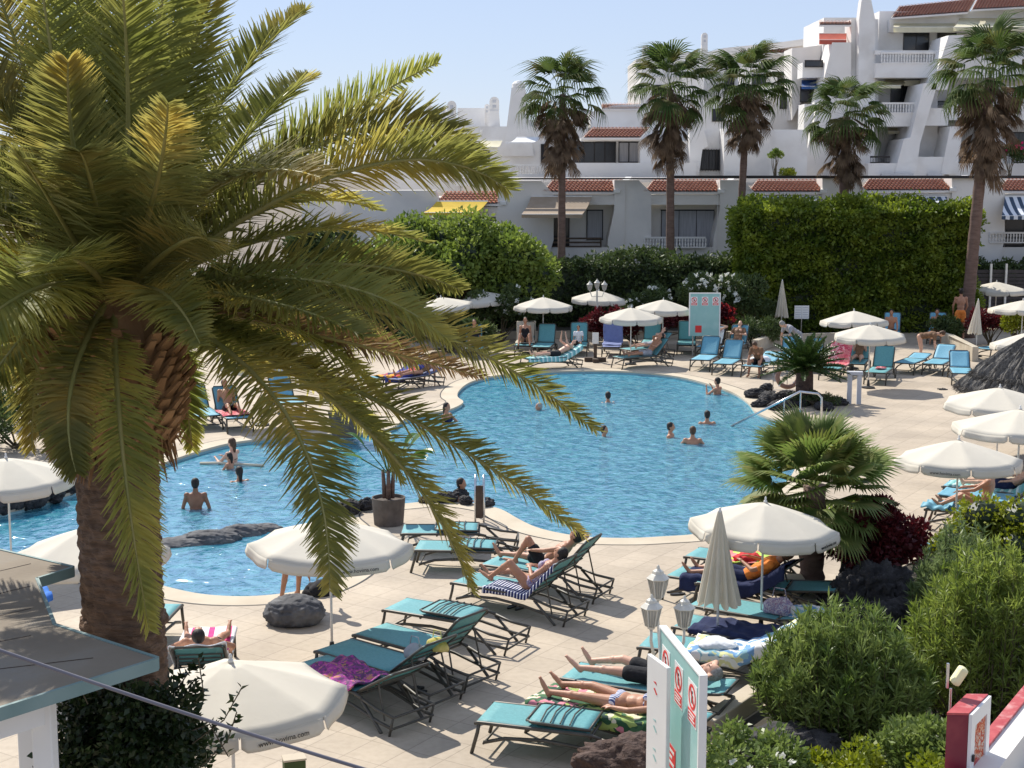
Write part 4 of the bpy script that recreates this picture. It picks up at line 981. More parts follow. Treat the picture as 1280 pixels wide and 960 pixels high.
def rail(parent,x0,y0,x1,y1,Y,kind='balusters',mt='bright_wall',step=4.2):
    mb=MB(); frontbox(mb,x0,y0,x1,y0+2.2,Y,.12); frontbox(mb,x0,y1-1.6,x1,y1,Y,.12)
    if kind=='balusters':
        n=int((x1-x0)/step); 
        for i in range(n+1):
            a=B(x0+(x1-x0)*(i+.0)/n,y1-1.6,Y+.06); b=B(x0+(x1-x0)*i/n,y0+2.2,Y+.06); h=b.z-a.z
            mb.lathe([(.035,0),(.055,h*.25),(.03,h*.5),(.055,h*.75),(.035,h)],6,(a.x,Y+.06,a.z))
    elif kind=='bars':
        n=int((x1-x0)/step)
        for i in range(n+1):
            a=B(x0+(x1-x0)*i/n,y1,Y+.05); b=B(x0+(x1-x0)*i/n,y0,Y+.05); mb.box((a.x-.012,Y+.04,a.z),(a.x+.012,Y+.06,b.z))
    else:
        frontbox(mb,x0,(y0+y1)/2-1,x1,(y0+y1)/2+1.2,Y+.02,.05); frontbox(mb,x0,y0,x0+2,y1,Y+.13,.05); frontbox(mb,x1-2,y0,x1,y1,Y+.13,.05)
    return mb.build('railing',mt,parent)
def tiles(parent,x0,x1,ytop,ybot,Y,dep=2.2,name='roof_tiles',skew=0,mt='tile_roof',yr=None):
    """barrel tile slope: lower edge at Y, upper edge dep further back"""
    a=B(x0,ybot,Y); b=B(x1,yr[1] if yr else ybot,Y); c=B(x0+skew,ytop,Y+dep); d=B(x1+skew,yr[0] if yr else ytop,Y+dep)
    w=(b-a).length; n=max(4,int(w/.21)); rows=max(3,int((c-a).length/.36)); mb=MB()
    def fn(u,v):
        p=a.lerp(b,u).lerp(c.lerp(d,u),v); fr=(v*rows)%1
        z=.075*abs(math.sin(PI*u*n))+.05*(1-fr); return p+V((0,0,z))
    for r in range(rows): mb.grid(lambda u,v,r=r: fn(u,min((r+v*.999)/rows,.9999)),n*5,1)
    o=mb.build(name,mt,parent)
    s=MB(); s.hexa([a+V((0,.02,-.12)),b+V((0,.02,-.12)),d+V((0,0,-.12)),c+V((0,0,-.12)),a+V((0,.02,-.01)),b+V((0,.02,-.01)),d+V((0,0,-.01)),c+V((0,0,-.01))]); s.build('roof_deck','white_wall',parent)
    return o
def awning(parent,x0,x1,ytop,ybot,Y,out=1.3,mt='awn_cream',sk=0,val=3):
    a=B(x0,ybot,Y-out); b=B(x1,ybot,Y-out); c=B(x0+sk,ytop,Y-.05); d=B(x1+sk,ytop,Y-.05); k=Y/FL
    mb=MB(); mb.grid(lambda u,v:a.lerp(b,u).lerp(c.lerp(d,u),v)+V((0,0,-.12*math.sin(PI*v))),6,6)
    mb.grid(lambda u,v:a.lerp(b,u)+V((0,-.01,-v*val*k-.02*math.sin(u*60)**2*v)),40,1)
    o=mb.build('awning',mt,parent); s=o.modifiers.new('s','SOLIDIFY'); s.thickness=.02
    r=MB(); r.tube([a,b],.03,6); r.tube([c,d],.05,6); r.build('awning_bar','pole_white',o)
def finwall(parent,pts,Y,dep,mt='white_wall',name='fin_wall'):
    mb=MB(); mb.prism([B(x,y,Y) for x,y in pts],(0,dep,0)); return mb.build(name,mt,parent)
YB=82.0
row=thing('terraced_apartments','long low white terrace with red tiled eaves and awnings behind the palms','building',(0,YB+3,0))
row.location=(0,0,0)
# roof terrace slab and dark gutter line, back wall, gable side
part(row,'wall','white_wall',[(380,247,1420,420,YB+1.6,5),])
part(row,'parapet','white_wall',[(545,222,1420,228,YB+3.2,3.0)])
part(row,'gutter','dark_frame',[(840,219.5,1420,223,YB-.25,.3),(620,231.2-7,840,222.5,YB-.2,.2)])
mods=[(548,628,240,'yellow'),(682,770,225,'beige'),(808,900,225,None),(938,1028,225,'stripe'),(1078,1190,223,'stripe'),(1250,1380,224,'stripe')]
fins=[(430,548,238),(622,690,226),(768,812,225),(900,942,225),(1028,1082,223),(1190,1254,223)]
for i,(x0,x1,yt) in enumerate(fins):
    finwall(row,[(x0,yt),(x1-(14 if i else 4),yt),(x1+2,yt+16),(x1+2,300),(x1-10,340),(x1-10,420),(x0-(14 if i else 0),420),(x0-8,300),(x0,262)],YB,1.58)
for i,(x0,x1,yt,aw) in enumerate(mods):
    tiles(row,x0-4,x1,yt,yt+15,YB-.05,2.4,skew=12)
    cp_=MB(); a=B(x1-3,yt+16,YB-.1); b=B(x1+12,yt,YB+2.3); u=V((0,0,.18)); w=V((.35,0,0)); cp_.hexa([a,a+w,b+w,b,a+u,a+w+u,b+w+u,b+u]); cp_.build('coping','bright_wall',row)
    part(row,'beam','white_wall',[(x0-4,yt+18.5,x1+1,yt+31,YB+.12,1.3)])
    if aw=='beige': awning(row,652,728,246,268,YB,2.2,'awn_beige',sk=12,val=4); 
    elif aw=='yellow': awning(row,528,592,252,266,YB,2.0,'awn_yellow',sk=18,val=3)
    elif aw=='stripe': awning(row,x0+2,x1-10,246,256 if i<5 else 270,YB,1.7,'awning_stripe',sk=4,val=4)
    part(row,'balcony_wall','white_wall',[(x0-6,309,x1+2,420,YB+.2,.2)])
rail(row,664,297,752,309,YB+.15,'slats','wood_brown'); rail(row,806,296,882,310,YB-.1,'balusters',step=3.6); rail(row,1237,290,1330,304,YB-.1,'balusters',step=3.6); rail(row,400,315,470,328,YB-.1,'balusters',step=3.6)
opening(row,826,262,893,318,YB+1.6,3,True,'sliding_door'); opening(row,690,264,712,318,YB+1.6,2,None,'door'); opening(row,733,262,754,300,YB+1.6,1,True,'door')
opening(row,596,268,612,300,YB+1.6,1,None,'door'); opening(row,1255,262,1330,318,YB+1.6,3,None,'sliding_door'); opening(row,945,262,1020,318,YB+1.6,3,None,'sliding_door'); opening(row,1090,262,1170,318,YB+1.6,3,None,'sliding_door')
for x in (780,896): part(row,'drainpipe','white_wall',[(x,228,x+1.6,330,YB-.08,.08)])
# upper terrace houses
up=thing('terrace_house','white house with dark glazed veranda under a small red tiled roof, above the terrace','building',(0,0,0))
Y2=90.0
part(up,'wall','bright_wall',[(730,176,870,216,Y2+1.2,6),(865,162,1010,232,Y2+1.2,6),(640,150,735,232,Y2+3,5),(800,175,826,216,Y2-.4,1.58)])
part(up,'parapet','bright_wall',[(700,203.5,870,222,Y2-.5,.4)])
tiles(up,728,800,160,172,Y2-.6,2.4,skew=12); part(up,'beam','bright_wall',[(726,172.5,802,176,Y2-.3,1.4)])
opening(up,716,177,770,203.5,Y2+1.2,4,None,'veranda_glazing'); opening(up,773,177,799,203.5,Y2+1.2,2,True,'window')
finwall(up,[(738,140),(765,132),(830,128),(862,150),(862,176),(738,176)],Y2+4,4,'bright_wall','gable')
tiles(up,752,800,130,136,Y2+3.9,1.5)
opening(up,826,187,836,201,Y2+1.2,1); opening(up,865,188,869,205,Y2+1.2,1); w=opening(up,876,187,905,213,Y2+1.2,3,None,'barred_window')
rl=MB()
for i in range(10):
    a=B(875+i*3.4,214,Y2+.8); b=B(875+i*3.4,186,Y2+.8); rl.box((a.x-.015,Y2+.8,a.z),(a.x+.015,Y2+.83,b.z))
rl.build('bars','dark_frame',w)
finwall(up,[(862,160),(880,160),(885,183),(878,187),(872,232),(862,232)],Y2+.3,.85,'bright_wall'); finwall(up,[(905,160),(925,160),(925,232),(905,232)],Y2-.6,1.75,'bright_wall')
finwall(up,[(925,165),(962,158),(962,232),(925,232)],Y2-.2,1.3,'white_wall')
rb=thing('roof_terrace','white roof terrace with balustrade, tilted cream awning and flat canopy left of the glazed house','building',(0,0,0))
part(rb,'wall','bright_wall',[(570,158,700,232,Y2+2.5,5),(480,165,575,240,Y2+6,5),(572,135,606,160,Y2+5.5,4)]); part(rb,'parapet','bright_wall',[(612,203,640,222,Y2-.4,.3),(640,218,712,222,Y2-.4,.3)])
rail(rb,640,205,700,219,Y2-.35,'balusters',step=3.4); rail(rb,614,205,628,214,Y2-.6,'balusters',step=3.4)
awning(rb,590,622,176,184,Y2+1,2,'awn_cream',sk=6); awning(rb,632,662,172,178,Y2+1,2,'white_cloth',sk=14,val=1)
opening(rb,676,180,686,203,Y2+2.5,1); opening(rb,596,187,612,203,Y2+2.5,1,True)
mb=MB(); mb.tube([B(594,200,Y2-.2),B(598,178,Y2-.2),B(602,162,Y2-.2)],.05,6); mb.build('frame_post','pole_white',rb)
def chimney(px,pytop,pybot,w,Y,label,big=1):
    c=B(px,pybot,Y); tp=B(px,pytop,Y).z; h=tp-c.z; r=w/2*Y/FL; t=thing('chimney',label,'chimney',c,0,'white chimneys on the terrace roofs')
    mb=MB(); hb=h*.55
    mb.hexa([V(p) for p in ((-r*1.15,-r,-.6),(r*1.15,-r,-.6),(r*1.15,r,-.6),(-r*1.15,r,-.6),(-r*.8,-r*.8,hb),(r*.8,-r*.8,hb),(r*.8,r*.8,hb),(-r*.8,r*.8,hb))]); mb.build('stack','bright_wall',t)
    m=MB(); n=9
    arc=[V((-r*.85,-r*.5,hb-.02))]+[V((-r*.85*math.cos(PI*i/n),-r*.5,hb+h*.45-r*.85+r*.85*math.sin(PI*i/n))) for i in range(n+1)]+[V((r*.85,-r*.5,hb-.02))]
    m.prism(arc,(0,r,0)); m.build('cowl','bright_wall',t)
    for j in range(2):
        v=MB(); z=hb+h*(.10+.16*j); v.box((-r*.32,-r*.52-.004,z),(r*.32,-r*.52+.002,z+h*.09)); v.build('vent','column_grey',t)
for a in ((537,131,170,9,93,'short arched chimney leftmost on the skyline'),(555,134,176,8,92,'small arched chimney second from the left on the skyline'),(565,126,180,13,91,'tall tapering arched chimney left of the pair on the skyline'),(609,130,160,8,96,'thin arched chimney just left of the pair partner with open cowl'),(618,121,160,14,94,'tall arched chimney with open cowl nearest the fan palm'),(880,41,75,9,104,'lone arched chimney on the far roof between two fan palms'),(806,57,80,8,104,'chimney partly hidden behind the second fan palm')): chimney(*a)
t=thing('tapered_tower','smooth white tapering chimney tower beside the leftmost fan palm','chimney',B(648,175,93)); h=B(648,110,93).z-B(648,175,93).z
mb=MB(); mb.hexa([V(p) for p in ((-.95,-.6,-1),(.95,-.6,-1),(.95,.6,-1),(-.95,.6,-1),(-.42,-.4,h),(.42,-.4,h),(.42,.4,h),(-.42,.4,h))]); mb.build('stack','bright_wall',t); mb=MB(); mb.lathe([(.0,h),(.42,h+.01),(.40,h+.25),(.2,h+.42),(0,h+.46)],10); mb.build('cowl','bright_wall',t)
fb=thing('distant_apartments','far pale apartment roofs between the middle fan palms','building',(0,0,0)); Y3=112
finwall(fb,[(795,74),(826,64),(880,66),(925,60),(1030,45),(1030,200),(795,200)],Y3,8,'white_wall','wall')
finwall(fb,[(880,66),(905,60),(925,58),(1000,50),(1028,46),(1028,54),(925,67),(880,72)],Y3-.4,.38,'white_wall','gable')
part(fb,'terrace','bright_wall',[(925,84,1000,200,Y3-4,3.5),(800,96,880,200,Y3-5,4.5),(960,112,1030,200,Y3-7,2.9),(872,128,965,200,Y3-7.5,3.3)]); rail(fb,928,77,998,84,Y3-4,'balusters',step=3); rail(fb,874,121,962,128,Y3-7.5,'balusters',step=3); opening(fb,940,92,958,106,Y3-4,2); opening(fb,972,90,986,106,Y3-4,1); opening(fb,890,136,906,152,Y3-7.5,2); opening(fb,925,136,950,156,Y3-7.5,2,True); opening(fb,975,120,996,136,Y3-7,2); opening(fb,815,106,832,120,Y3-5,2); tiles(fb,925,1000,60,66,Y3-.5,1); opening(fb,905,95,930,112,Y3,2); opening(fb,845,100,866,112,Y3,2)
# right stepped building
rt=thing('stepped_apartments','tall stepped white apartment block with balconies, cream awnings and sloping fin walls at upper right','building',(0,0,0)); Y4=98.0
W_=[(1092,14,1420,225,Y4+3,9),(1024,22,1094,225,Y4+4.5,7)]
part(rt,'wall','bright_wall',W_)
finwall(rt,[(1064,24),(1098,24),(1098,225),(1064,225)],Y4+1.5,1.9,'bright_wall')
finwall(rt,[(1077,0),(1083,-8),(1089,0),(1094,24),(1094,225),(1072,225),(1074,24)],Y4+.6,.88,'bright_wall','chimney')
finwall(rt,[(1041,53),(1064,53),(1064,225),(1000,225)],Y4+1.2,2.5,'white_wall')
finwall(rt,[(1000,60),(1028,56),(1024,80),(1008,115),(990,150),(990,60)],Y4+5,3,'white_wall')
tiles(rt,1114,1210,8,22,Y4+1.6,4,skew=10,yr=(-2,15)); tiles(rt,1214,1400,-6,12,Y4+1.2,4,skew=10,yr=(-16,2)); finwall(rt,[(1112,25),(1205,15),(1400,-2),(1400,40),(1112,40)],Y4+2.4,.58,'bright_wall','eaves')
tiles(rt,1024,1064,27,31,Y4+1.0,1.2)
# storeys: (y floor rail top, rail bottom, balcony front bottom)
part(rt,'balcony','bright_wall',[(1094,63,1180,68,Y4+.2,.3),(1094,79,1180,97,Y4+.1,2.8)]); rail(rt,1102,65,1176,79.5,Y4+.05,'balusters',step=3.4)
part(rt,'balcony','bright_wall',[(1094,142,1148,158,Y4-.7,3.6)]); rail(rt,1098,128,1150,142,Y4-.75,'balusters',step=3.4)
part(rt,'balcony','bright_wall',[(1085,204,1126,222,Y4-1.5,4.4),(1128,196,1182,222,Y4-1.5,4.4),(1186,204,1236,222,Y4-1.5,4.4),(1150,135,1186,157,Y4-.7,3.6)])
rail(rt,1088,195,1112,204,Y4-1.5,'bars','dark_frame',2); rail(rt,1194,195,1228,204,Y4-1.5,'bars','dark_frame',2); rail(rt,1270,193,1300,204,Y4-1.5,'bars','dark_frame',2)
part(rt,'balcony','bright_wall',[(1240,204,1400,222,Y4-1.5,4.4),(1186,130,1400,150,Y4-.7,3.6),(1180,70,1400,97,Y4+.1,2.8)])
opening(rt,1129,40,1162,64,Y4+3,2,None,'sliding_door'); opening(rt,1171,38,1196,64,Y4+3,1,None,'sliding_door')
opening(rt,1113,103,1143,128,Y4+3,2,None,'sliding_door'); opening(rt,1119,167,1136,196,Y4+3,1,None,'door'); opening(rt,1170,166,1190,196,Y4+3,1,True,'door'); opening(rt,1262,165,1285,196,Y4+3,2,None,'door'); opening(rt,1168,126,1186,136,Y4+3,1)
awning(rt,1117,1194,26,34,Y4+2.8,1.4,'awn_cream',val=6); awning(rt,1192,1310,22,34,Y4+2.6,3.0,'awn_cream',sk=8,val=4)
awning(rt,1098,1126,98,107,Y4+2.8,2.4,'awn_cream',sk=10,val=3); awning(rt,1130,1166,98,101,Y4+2.8,1.0,'awn_cream',val=6); awning(rt,1110,1142,158,164,Y4+2.6,1.0,'awn_cream',val=3)
awning(rt,1024,1058,42,50,Y4+3,1.5,'awn_red',val=5); awning(rt,1002,1022,100,108,Y4+4.2,1.6,'awn_blue',val=3)
part(rt,'balcony','bright_wall',[(1003,78,1030,97,Y4+2.6,1.8),(1003,130,1030,225,Y4+2.4,2.2)]); opening(rt,1006,75,1029,84,Y4+2.5,1); opening(rt,1000,108,1024,128,Y4+4.4,2)
for pts in ([(1155,104),(1172,104),(1150,180),(1144,225),(1116,225),(1130,174),(1138,172)],[(1186,44),(1205,44),(1192,80),(1184,112),(1164,112)],[(1188,158),(1204,158),(1196,218),(1176,218)],[(1256,108),(1272,108),(1256,190),(1250,218),(1228,218)]):
    finwall(rt,pts,Y4-1.6,3.9,'bright_wall')
finwall(rt,[(1160,99),(1172,99),(1172,222),(1126,222),(1130,185)],Y4+.9,2.05,'bright_wall'); finwall(rt,[(1064,150),(1094,150),(1094,222),(1040,222)],Y4-.5,1.9,'white_wall')
part(rt,'fan_coil','column_grey',[(1160,217,1178,221,Y4-2.2,.4),(1102,217,1142,221,Y4-2.2,.4)])
# small roof trees on the terrace
bush('potted_shrub','small round yellow green bush on the upper terrace beside the leaning palm',B(984,222,88),(.5,.4,.22),.25,8,.22,900,.12,.08,'leaf_yellow',41)
bush('potted_tree','spindly little tree on the upper terrace just right of the leaning palm',B(968,222,88),(.4,.3,.3),1.4,7,.2,700,.12,.08,'leaf_tree',42)
bush('flowering_shrub','small pink flowering climber on the upper terrace beside the stout palm',B(1262,220,95),(.8,.3,1.0),1.2,9,.4,1500,.16,.1,'leaf_hedge',43,flowers='petal_pink',fl_n=14,fl_s=.16)
# dark fence panel and posts at far right
t=thing('fence','dark slatted fence with two pale posts behind the parasols at far right','fence',(B(1215,380,78).x,78,0)); x0=B(1205,380,78).x-t.location.x; x1=B(1330,380,78).x-t.location.x
mb=MB()
for i in range(13): mb.box((x0,0,.1+i*.2),(x1,.06,.27+i*.2))
mb.build('panel','fence',t)
for px in (1237,1256): 
    mb=MB(); x=B(px,380,77.9).x-t.location.x; mb.box((x-.05,-.14,0),(x+.05,-.02,3.0)); mb.build('post','pole_white',t)
# ---------- low walls
def lowwall(label,pts,h,th,mt='beige_wall',name='low_wall',cap_=None):
    mb=MB(); P_=[G(*p) for p in pts]
    for a,b in zip(P_,P_[1:]):
        d=(b-a).normalized(); s=V((-d.y,d.x,0))*th
        mb.prism([a,b,b+s,a+s],(0,0,h))
    o=mb.build(name,mt,bevel=.02); return tag(o,label,'wall')
lowwall('low beige garden wall behind the middle loungers, below the closed parasol',[(948,441),(965,434),(1060,431),(1110,432)],.55,.3)
lowwall('low tan planter wall around the stout palm, with a grey block at its left end',[(1176,433),(1186,436),(1215,452)],.62,.25)
lowwall('low kerb wall under the back row parasols left of the notice board',[(610,424),(760,423),(940,424)],.35,.3)
# ---------- parasols in place (apex pixel of the plan -> standing point)
parasol(288,822,'large cream parasol at the bottom left, nearest of all, partly behind the climbing plant',rz=.25,let=None)
parasol(412,646,'cream parasol standing behind the dark boulder over the row of empty loungers',rz=.1,let=[6],tilt=(.0,.03))
parasol(955,624,'white parasol under the spiky fan palm, behind the closed beige parasol',D=2.52,rz=.55,let=[6])
parasol(1199,547,'white parasol shading the woman on a lounger at right, nearest of the right hand cluster',D=2.62,rz=-.1,let=[5])
parasol(1276,509,'white parasol cut by the right edge, middle one of the right hand cluster',D=3.1,rz=.3)
parasol(1250,482,'white parasol just in front of the thatched roof, rearmost of the right hand cluster',D=2.85,rz=.0)
parasol(1088,404,'white parasol over green loungers right of the dark feathery palm, front one of two overlapping',rz=.2)
parasol(1068,387,'white parasol in front of the hedge block, rear one of two overlapping',rz=.5)
parasol(1246,351,'white parasol dappled by palm shade behind the stout palm trunk',D=3.0,rz=.1)
parasol(1279,374,'white parasol at the right edge right below the dappled one',D=2.9,rz=.3)
parasol(1285,414,'white parasol at the right edge just above the thatched roof',D=2.5,rz=.3)
parasol(748,362,'white parasol at the back directly below the triple lamp',rz=.35,h=2.38)
parasol(789,383,'white parasol over the lying man, lower left of two overlapping at the back',D=2.6,rz=.1)
parasol(829,373,'white parasol with peaked top left of the notice board',D=2.5,rz=.4)
parasol(679,370,'white parasol in the back row between the triple lamp and the rounded tree',D=2.65,rz=.2)
parasol(606,363,'greyish shaded parasol tilted to the left, second from left in the back row',D=2.8,rz=.2,tilt=(0,-.10))
parasol(553,370,'greyish shaded parasol tilted to the left, leftmost in the back row',D=2.8,rz=.3,tilt=(0,-.12))
parasol(8,569,'white parasol at the left edge above the lava rocks of the pool',D=2.6,rz=.2)
parasol(110,655,'white parasol mostly hidden behind the date palm trunk and the kiosk roof',D=2.5,rz=.2)
parasol(325,437,'white parasol glimpsed through the date palm fronds on the far left deck',D=2.6,rz=.2)
# lettering on the nearest parasol too
for o in list(C.objects):
    if o.get('label','').startswith('large cream parasol'):
        can=[x for x in C.objects if x.parent==o and x.name.startswith('canopy')][0]
        a=2*PI*6.5/8; rr=1.33*math.cos(PI/8)*1.012+.022
        text_obj('lettering','www.hovima.com',.085,'sign_black',can,(rr*math.cos(a),rr*math.sin(a),2.38-.05-.40-.035-.085),(PI/2-.05,0,a+PI/2))
closed_parasol(900,636,2.45,'tall closed beige parasol beside the near loungers, right of the lamp post',1.52,.29,1)
closed_parasol(978,350,2.85,'closed white parasol standing before the hedge block behind the low beige wall',1.65,.26,2)
closed_parasol(1223,374,2.45,'closed white parasol beside the stout palm and the tan planter wall',1.4,.24,3,lean=-.8)
# ---------- loungers
GN='empty sun loungers in the near rows'
L1=lounger((605,890),(735,905),'folded','empty lounger at the bottom centre with its back folded down on the seat',group=GN)
L2=lounger((493,755),(588,770),'folded','empty lounger with back folded down, rear one of the near left row',group=GN)
L3=lounger((462,786),(545,808),48,'empty lounger with raised back, second of the near left row, under the bag',group=GN)
L4=lounger((416,806),(505,832),38,'empty lounger just right of the near parasol pole, with raised back',group=GN)
L5=lounger((384,826),(470,858),30,'lounger with a magenta towel across it, front one of the near left row',group=GN)
L6=lounger((578,722),(672,738),48,'lounger with a navy striped towel under the woman in the patterned swimsuit')
L7=lounger((612,700),(692,711),50,'lounger under the man in black trunks, behind the navy striped towel')
L8=lounger((520,682),(612,684),'folded','folded down empty lounger below the pool ladder, nearer of the pair',group=GN)
L9=lounger((502,662),(592,662),'folded','folded down empty lounger below the pool ladder, farther of the pair',group=GN)
L10=lounger((678,868),(800,893),5,'flat lounger with a green floral towel under the woman in the striped bikini')
L11=lounger((712,838),(828,856),8,'flat lounger under the man in black shorts beside the sign board')
L12=lounger((805,800),(905,812),28,'lounger with a pale patterned towel behind the sign board, back raised')
L13=lounger((852,776),(945,792),10,'lounger covered by a dark navy towel behind the closed beige parasol')
L14=lounger((872,750),(958,765),10,'lounger holding a shoulder bag under the near right parasol')
L15=lounger((842,714),(930,727),32,'lounger with a violet towel and a sunbather in orange, under the near right parasol')
L16=lounger((864,690),(940,700),30,'lounger with neon yellow and coral towels beyond the sunbather in orange')
L17=lounger((1160,632),(1236,640),40,'lounger under the seated woman at right, nearest in its row','sling_blue')
L18=lounger((1178,616),(1248,624),40,'lounger second in the row at right, behind the seated woman','sling_blue')
L19=lounger((1182,604),(1250,611),40,'lounger with a pale green striped towel under the right hand parasols','sling_blue')
L20=lounger((875,450),(893,440),52,'bright blue empty lounger nearest the pool behind the swimmer, left of the pair','sling_blue')
L21=lounger((903,455),(921,445),52,'bright blue empty lounger, right of the pair nearest the pool','sling_blue')
L22=lounger((881,434),(902,424),50,'blue lounger under the sunbather with raised arms','sling_blue')
L23=lounger((912,434),(932,424),55,'blue lounger with a sunbather in dark top, right of the one with raised arms','sling_blue')
L24=lounger((939,458),(968,449),20,'blue lounger the crouching woman sits on beside the life ring','sling_blue')
L25=lounger((1037,461),(1050,454),60,'lounger draped with a red patterned towel beside the white column','sling_teal')
L26=lounger((1094,466),(1108,456),60,'green lounger with a small red towel under the parasol right of the column','sling_teal')
L27=lounger((1130,454),(1152,446),8,'flat blue lounger the bent person leans over','sling_blue')
L28=lounger((1166,455),(1186,445),35,'blue lounger with raised back right of the bent person','sling_blue')
L29=lounger((1204,467),(1197,455),40,'bright blue lounger pointing at the camera beside the closed parasol','sling_blue')
L30=lounger((1228,436),(1246,434),0,'flat blue lounger behind the tan planter wall','sling_blue')
L31=lounger((1113,418),(1118,405),65,'lounger in the hedge shade left of the two seated bathers','sling_blue')
L32=lounger((1170,418),(1174,405),65,'lounger in the hedge shade right of the two seated bathers','sling_blue')
L33=lounger((655,448),(690,446),28,'lounger at the far pool edge under the reader with a striped towel','sling_teal')
L34=lounger((676,434),(688,424),60,'green lounger with raised back under the middle back parasol','sling_teal')
L35=lounger((722,433),(725,423),65,'green lounger behind the child, beside the triple lamp post','sling_teal')
L36=lounger((764,434),(768,424),65,'violet blue covered lounger right of the triple lamp post','sling_purple')
L37=lounger((772,447),(814,444),48,'green lounger under the lying man nearest the far pool edge','sling_teal')
L38=lounger((782,437),(814,434),40,'lounger just beyond the lying man at the far pool edge','sling_teal')
L39=lounger((812,430),(818,420),62,'green lounger with upright back behind the lying man','sling_teal')
L40=lounger((858,431),(859,420),65,'teal lounger with upright back in front of the notice board','sling_teal')
L41=lounger((594,436),(592,428),65,'pale lounger under the tilted parasols at the back left','sling_teal')
L42=lounger((655,432),(660,422),65,'beige draped lounger in the shade at the back left','sling_teal')
L43=lounger((262,520),(243,508),50,'bright blue lounger on the far left deck seen beside the palm skirt','sling_blue')
L44=lounger((452,474),(485,471),30,'lounger with a red, orange and navy towel behind the drooping frond','sling_blue')
L45=lounger((488,474),(528,468),12,'dark lounger with a reclining person behind the drooping frond tip','sling_purple')
L46=lounger((300,523),(282,511),50,'blue lounger among the fronds with a red towel on it','sling_blue')
L47=lounger((368,505),(350,494),50,'blue lounger hidden among the hanging fronds','sling_blue')
L48=lounger((52,745),(0,752),5,'lounger with a blue towel behind the kiosk roof','sling_blue')
L49=lounger((200,755),(165,790),50,'lounger with a red white and navy towel beside the date palm trunk')
L50=lounger((262,790),(250,845),35,'lounger under the man seen from behind his head',rz=None)
L51=lounger((1010,452),(1020,442),50,'blue lounger behind the dark feathery palm','sling_blue')
L52=lounger((985,450),(992,438),50,'blue lounger beside the bending man','sling_blue')
L53=lounger((1068,455),(1078,444),45,'shaded lounger with a lying person under the front overlapping parasol','sling_teal')
L54=lounger((1238,479),(1255,474),0,'blue lounger end peeping out from under the thatched roof','sling_blue')
L55=lounger((875,722),(955,730),5,'teal lounger right at the foot of the red leaved shrub')
L56=lounger((1128,682),(1185,686),5,'teal lounger half hidden by the red leaved shrub','sling_blue')
# ---------- towels and things on them
towel(L6,.58,2.0,-.44,.12,'navy_stripe','navy and white striped towel hanging over the lounger side',seed=1)
towel(L10,-.02,1.9,-.50,.36,'floral','green tropical floral towel on the near flat lounger',seed=2)
towel(L13,.25,1.95,-.42,.40,'navy_cloth','large dark navy towel covering a lounger',seed=3,wav=.03)
towel(L12,.65,2.07,-.48,.36,'tropic','pale blue, white and yellow patterned towel behind the sign board',seed=4,wav=.03)
towel(L15,.25,2.0,-.55,.40,'navy_cloth','violet navy towel hanging from the lounger under the near right parasol',seed=5,wav=.03)
towel(L16,.5,2.0,-.36,.36,'neon','neon yellow and coral towel beyond the sunbather',seed=6,wav=.03)
towel(L5,.25,1.35,-.36,.3,'magenta','magenta and black patterned towel on the front lounger of the near left row',seed=7,wav=.05)
towel(L19,.1,1.9,-.5,.36,'teal_stripe','pale green striped towel under the right hand parasols',seed=8,wav=.02)
towel(L33,.0,2.06,-.5,.36,'teal_stripe','pale green striped towel hanging from the reader\'s lounger',seed=9)
towel(L25,.7,2.07,-.36,.36,'patterned_red','red patterned towel over a raised lounger back beside the column',seed=10)
towel(L44,.6,2.06,-.5,.4,'multicol','red, orange and navy beach towel behind the drooping frond',seed=11,wav=.03)
towel(L49,.9,2.07,-.38,.38,'red_white','red, white and navy towel over a lounger back by the date palm trunk',seed=12,wav=.02)
towel(L48,-.1,1.9,-.4,.4,'blue_cloth','bright blue towel behind the kiosk roof',seed=13,wav=.05)
towel(L50,-.05,1.0,-.36,.36,'pink_stripe','pink and white striped towel under the man seen from behind',seed=14)
towel(L50,1.35,2.07,-.40,.40,'white_cloth','white towel at the head of the man seen from behind',seed=15,wav=.03)
towel(L18,.0,1.3,-.36,.36,'sling_blue','plain aqua towel on the second lounger at right',seed=16)
towel(L17,-.05,.45,-.36,.36,'sling_blue','crumpled aqua towel at the foot of the woman at right',seed=17,wav=.06)
towel(L36,.5,2.07,-.37,.37,'sling_purple','violet blue towel covering an upright lounger back',seed=18)
towel(L42,.5,2.07,-.37,.37,'canvas_beige','beige towel covering an upright lounger back in the shade',seed=19)
towel(L22,1.2,2.0,-.3,.3,'white_cloth','white towel behind the sunbather with raised arms',seed=20)
towel(L46,.3,1.2,-.36,.36,'patterned_red','small red towel among the hanging fronds',seed=21)
def bag(L,x,y,mt,label,s=1,seed=0,z=None):
    p=on(L,x,y,(SZ+.02) if z is None else z); o=crumple(p,(.20*s,.13*s,.16*s),mt,label,'bag','bag',seed,L[1],0,.18)
    m=MB(); m.tube([(-.1*s,0,.2*s),(-.07*s,0,.33*s),(.07*s,0,.33*s),(.1*s,0,.2*s)],.009,6); m.build('strap',mt,o,smooth=True); return o
bag(L4,1.42,.05,'grey_cloth','pale grey bag leaning on the raised back of the near left loungers',1.0,1,SZ+.12); bag(L4,1.75,.1,'yellow_cloth','yellow bag behind the pale grey one on the near left loungers',.9,2,SZ+.28)
bag(L14,1.25,.0,'swirl','white and pink shoulder bag on the lounger under the near right parasol',1.3,3)
crumple(on(L14,1.65,.05,SZ+.02),(.3,.22,.14),'tropic','crumpled blue and white clothes beside the shoulder bag',seed=5,name='clothes',cat='clothes')
crumple(on(L26,.9,0,SZ+.02),(.2,.15,.06),'patterned_red','small crumpled red towel on the green lounger right of the column',seed=6)
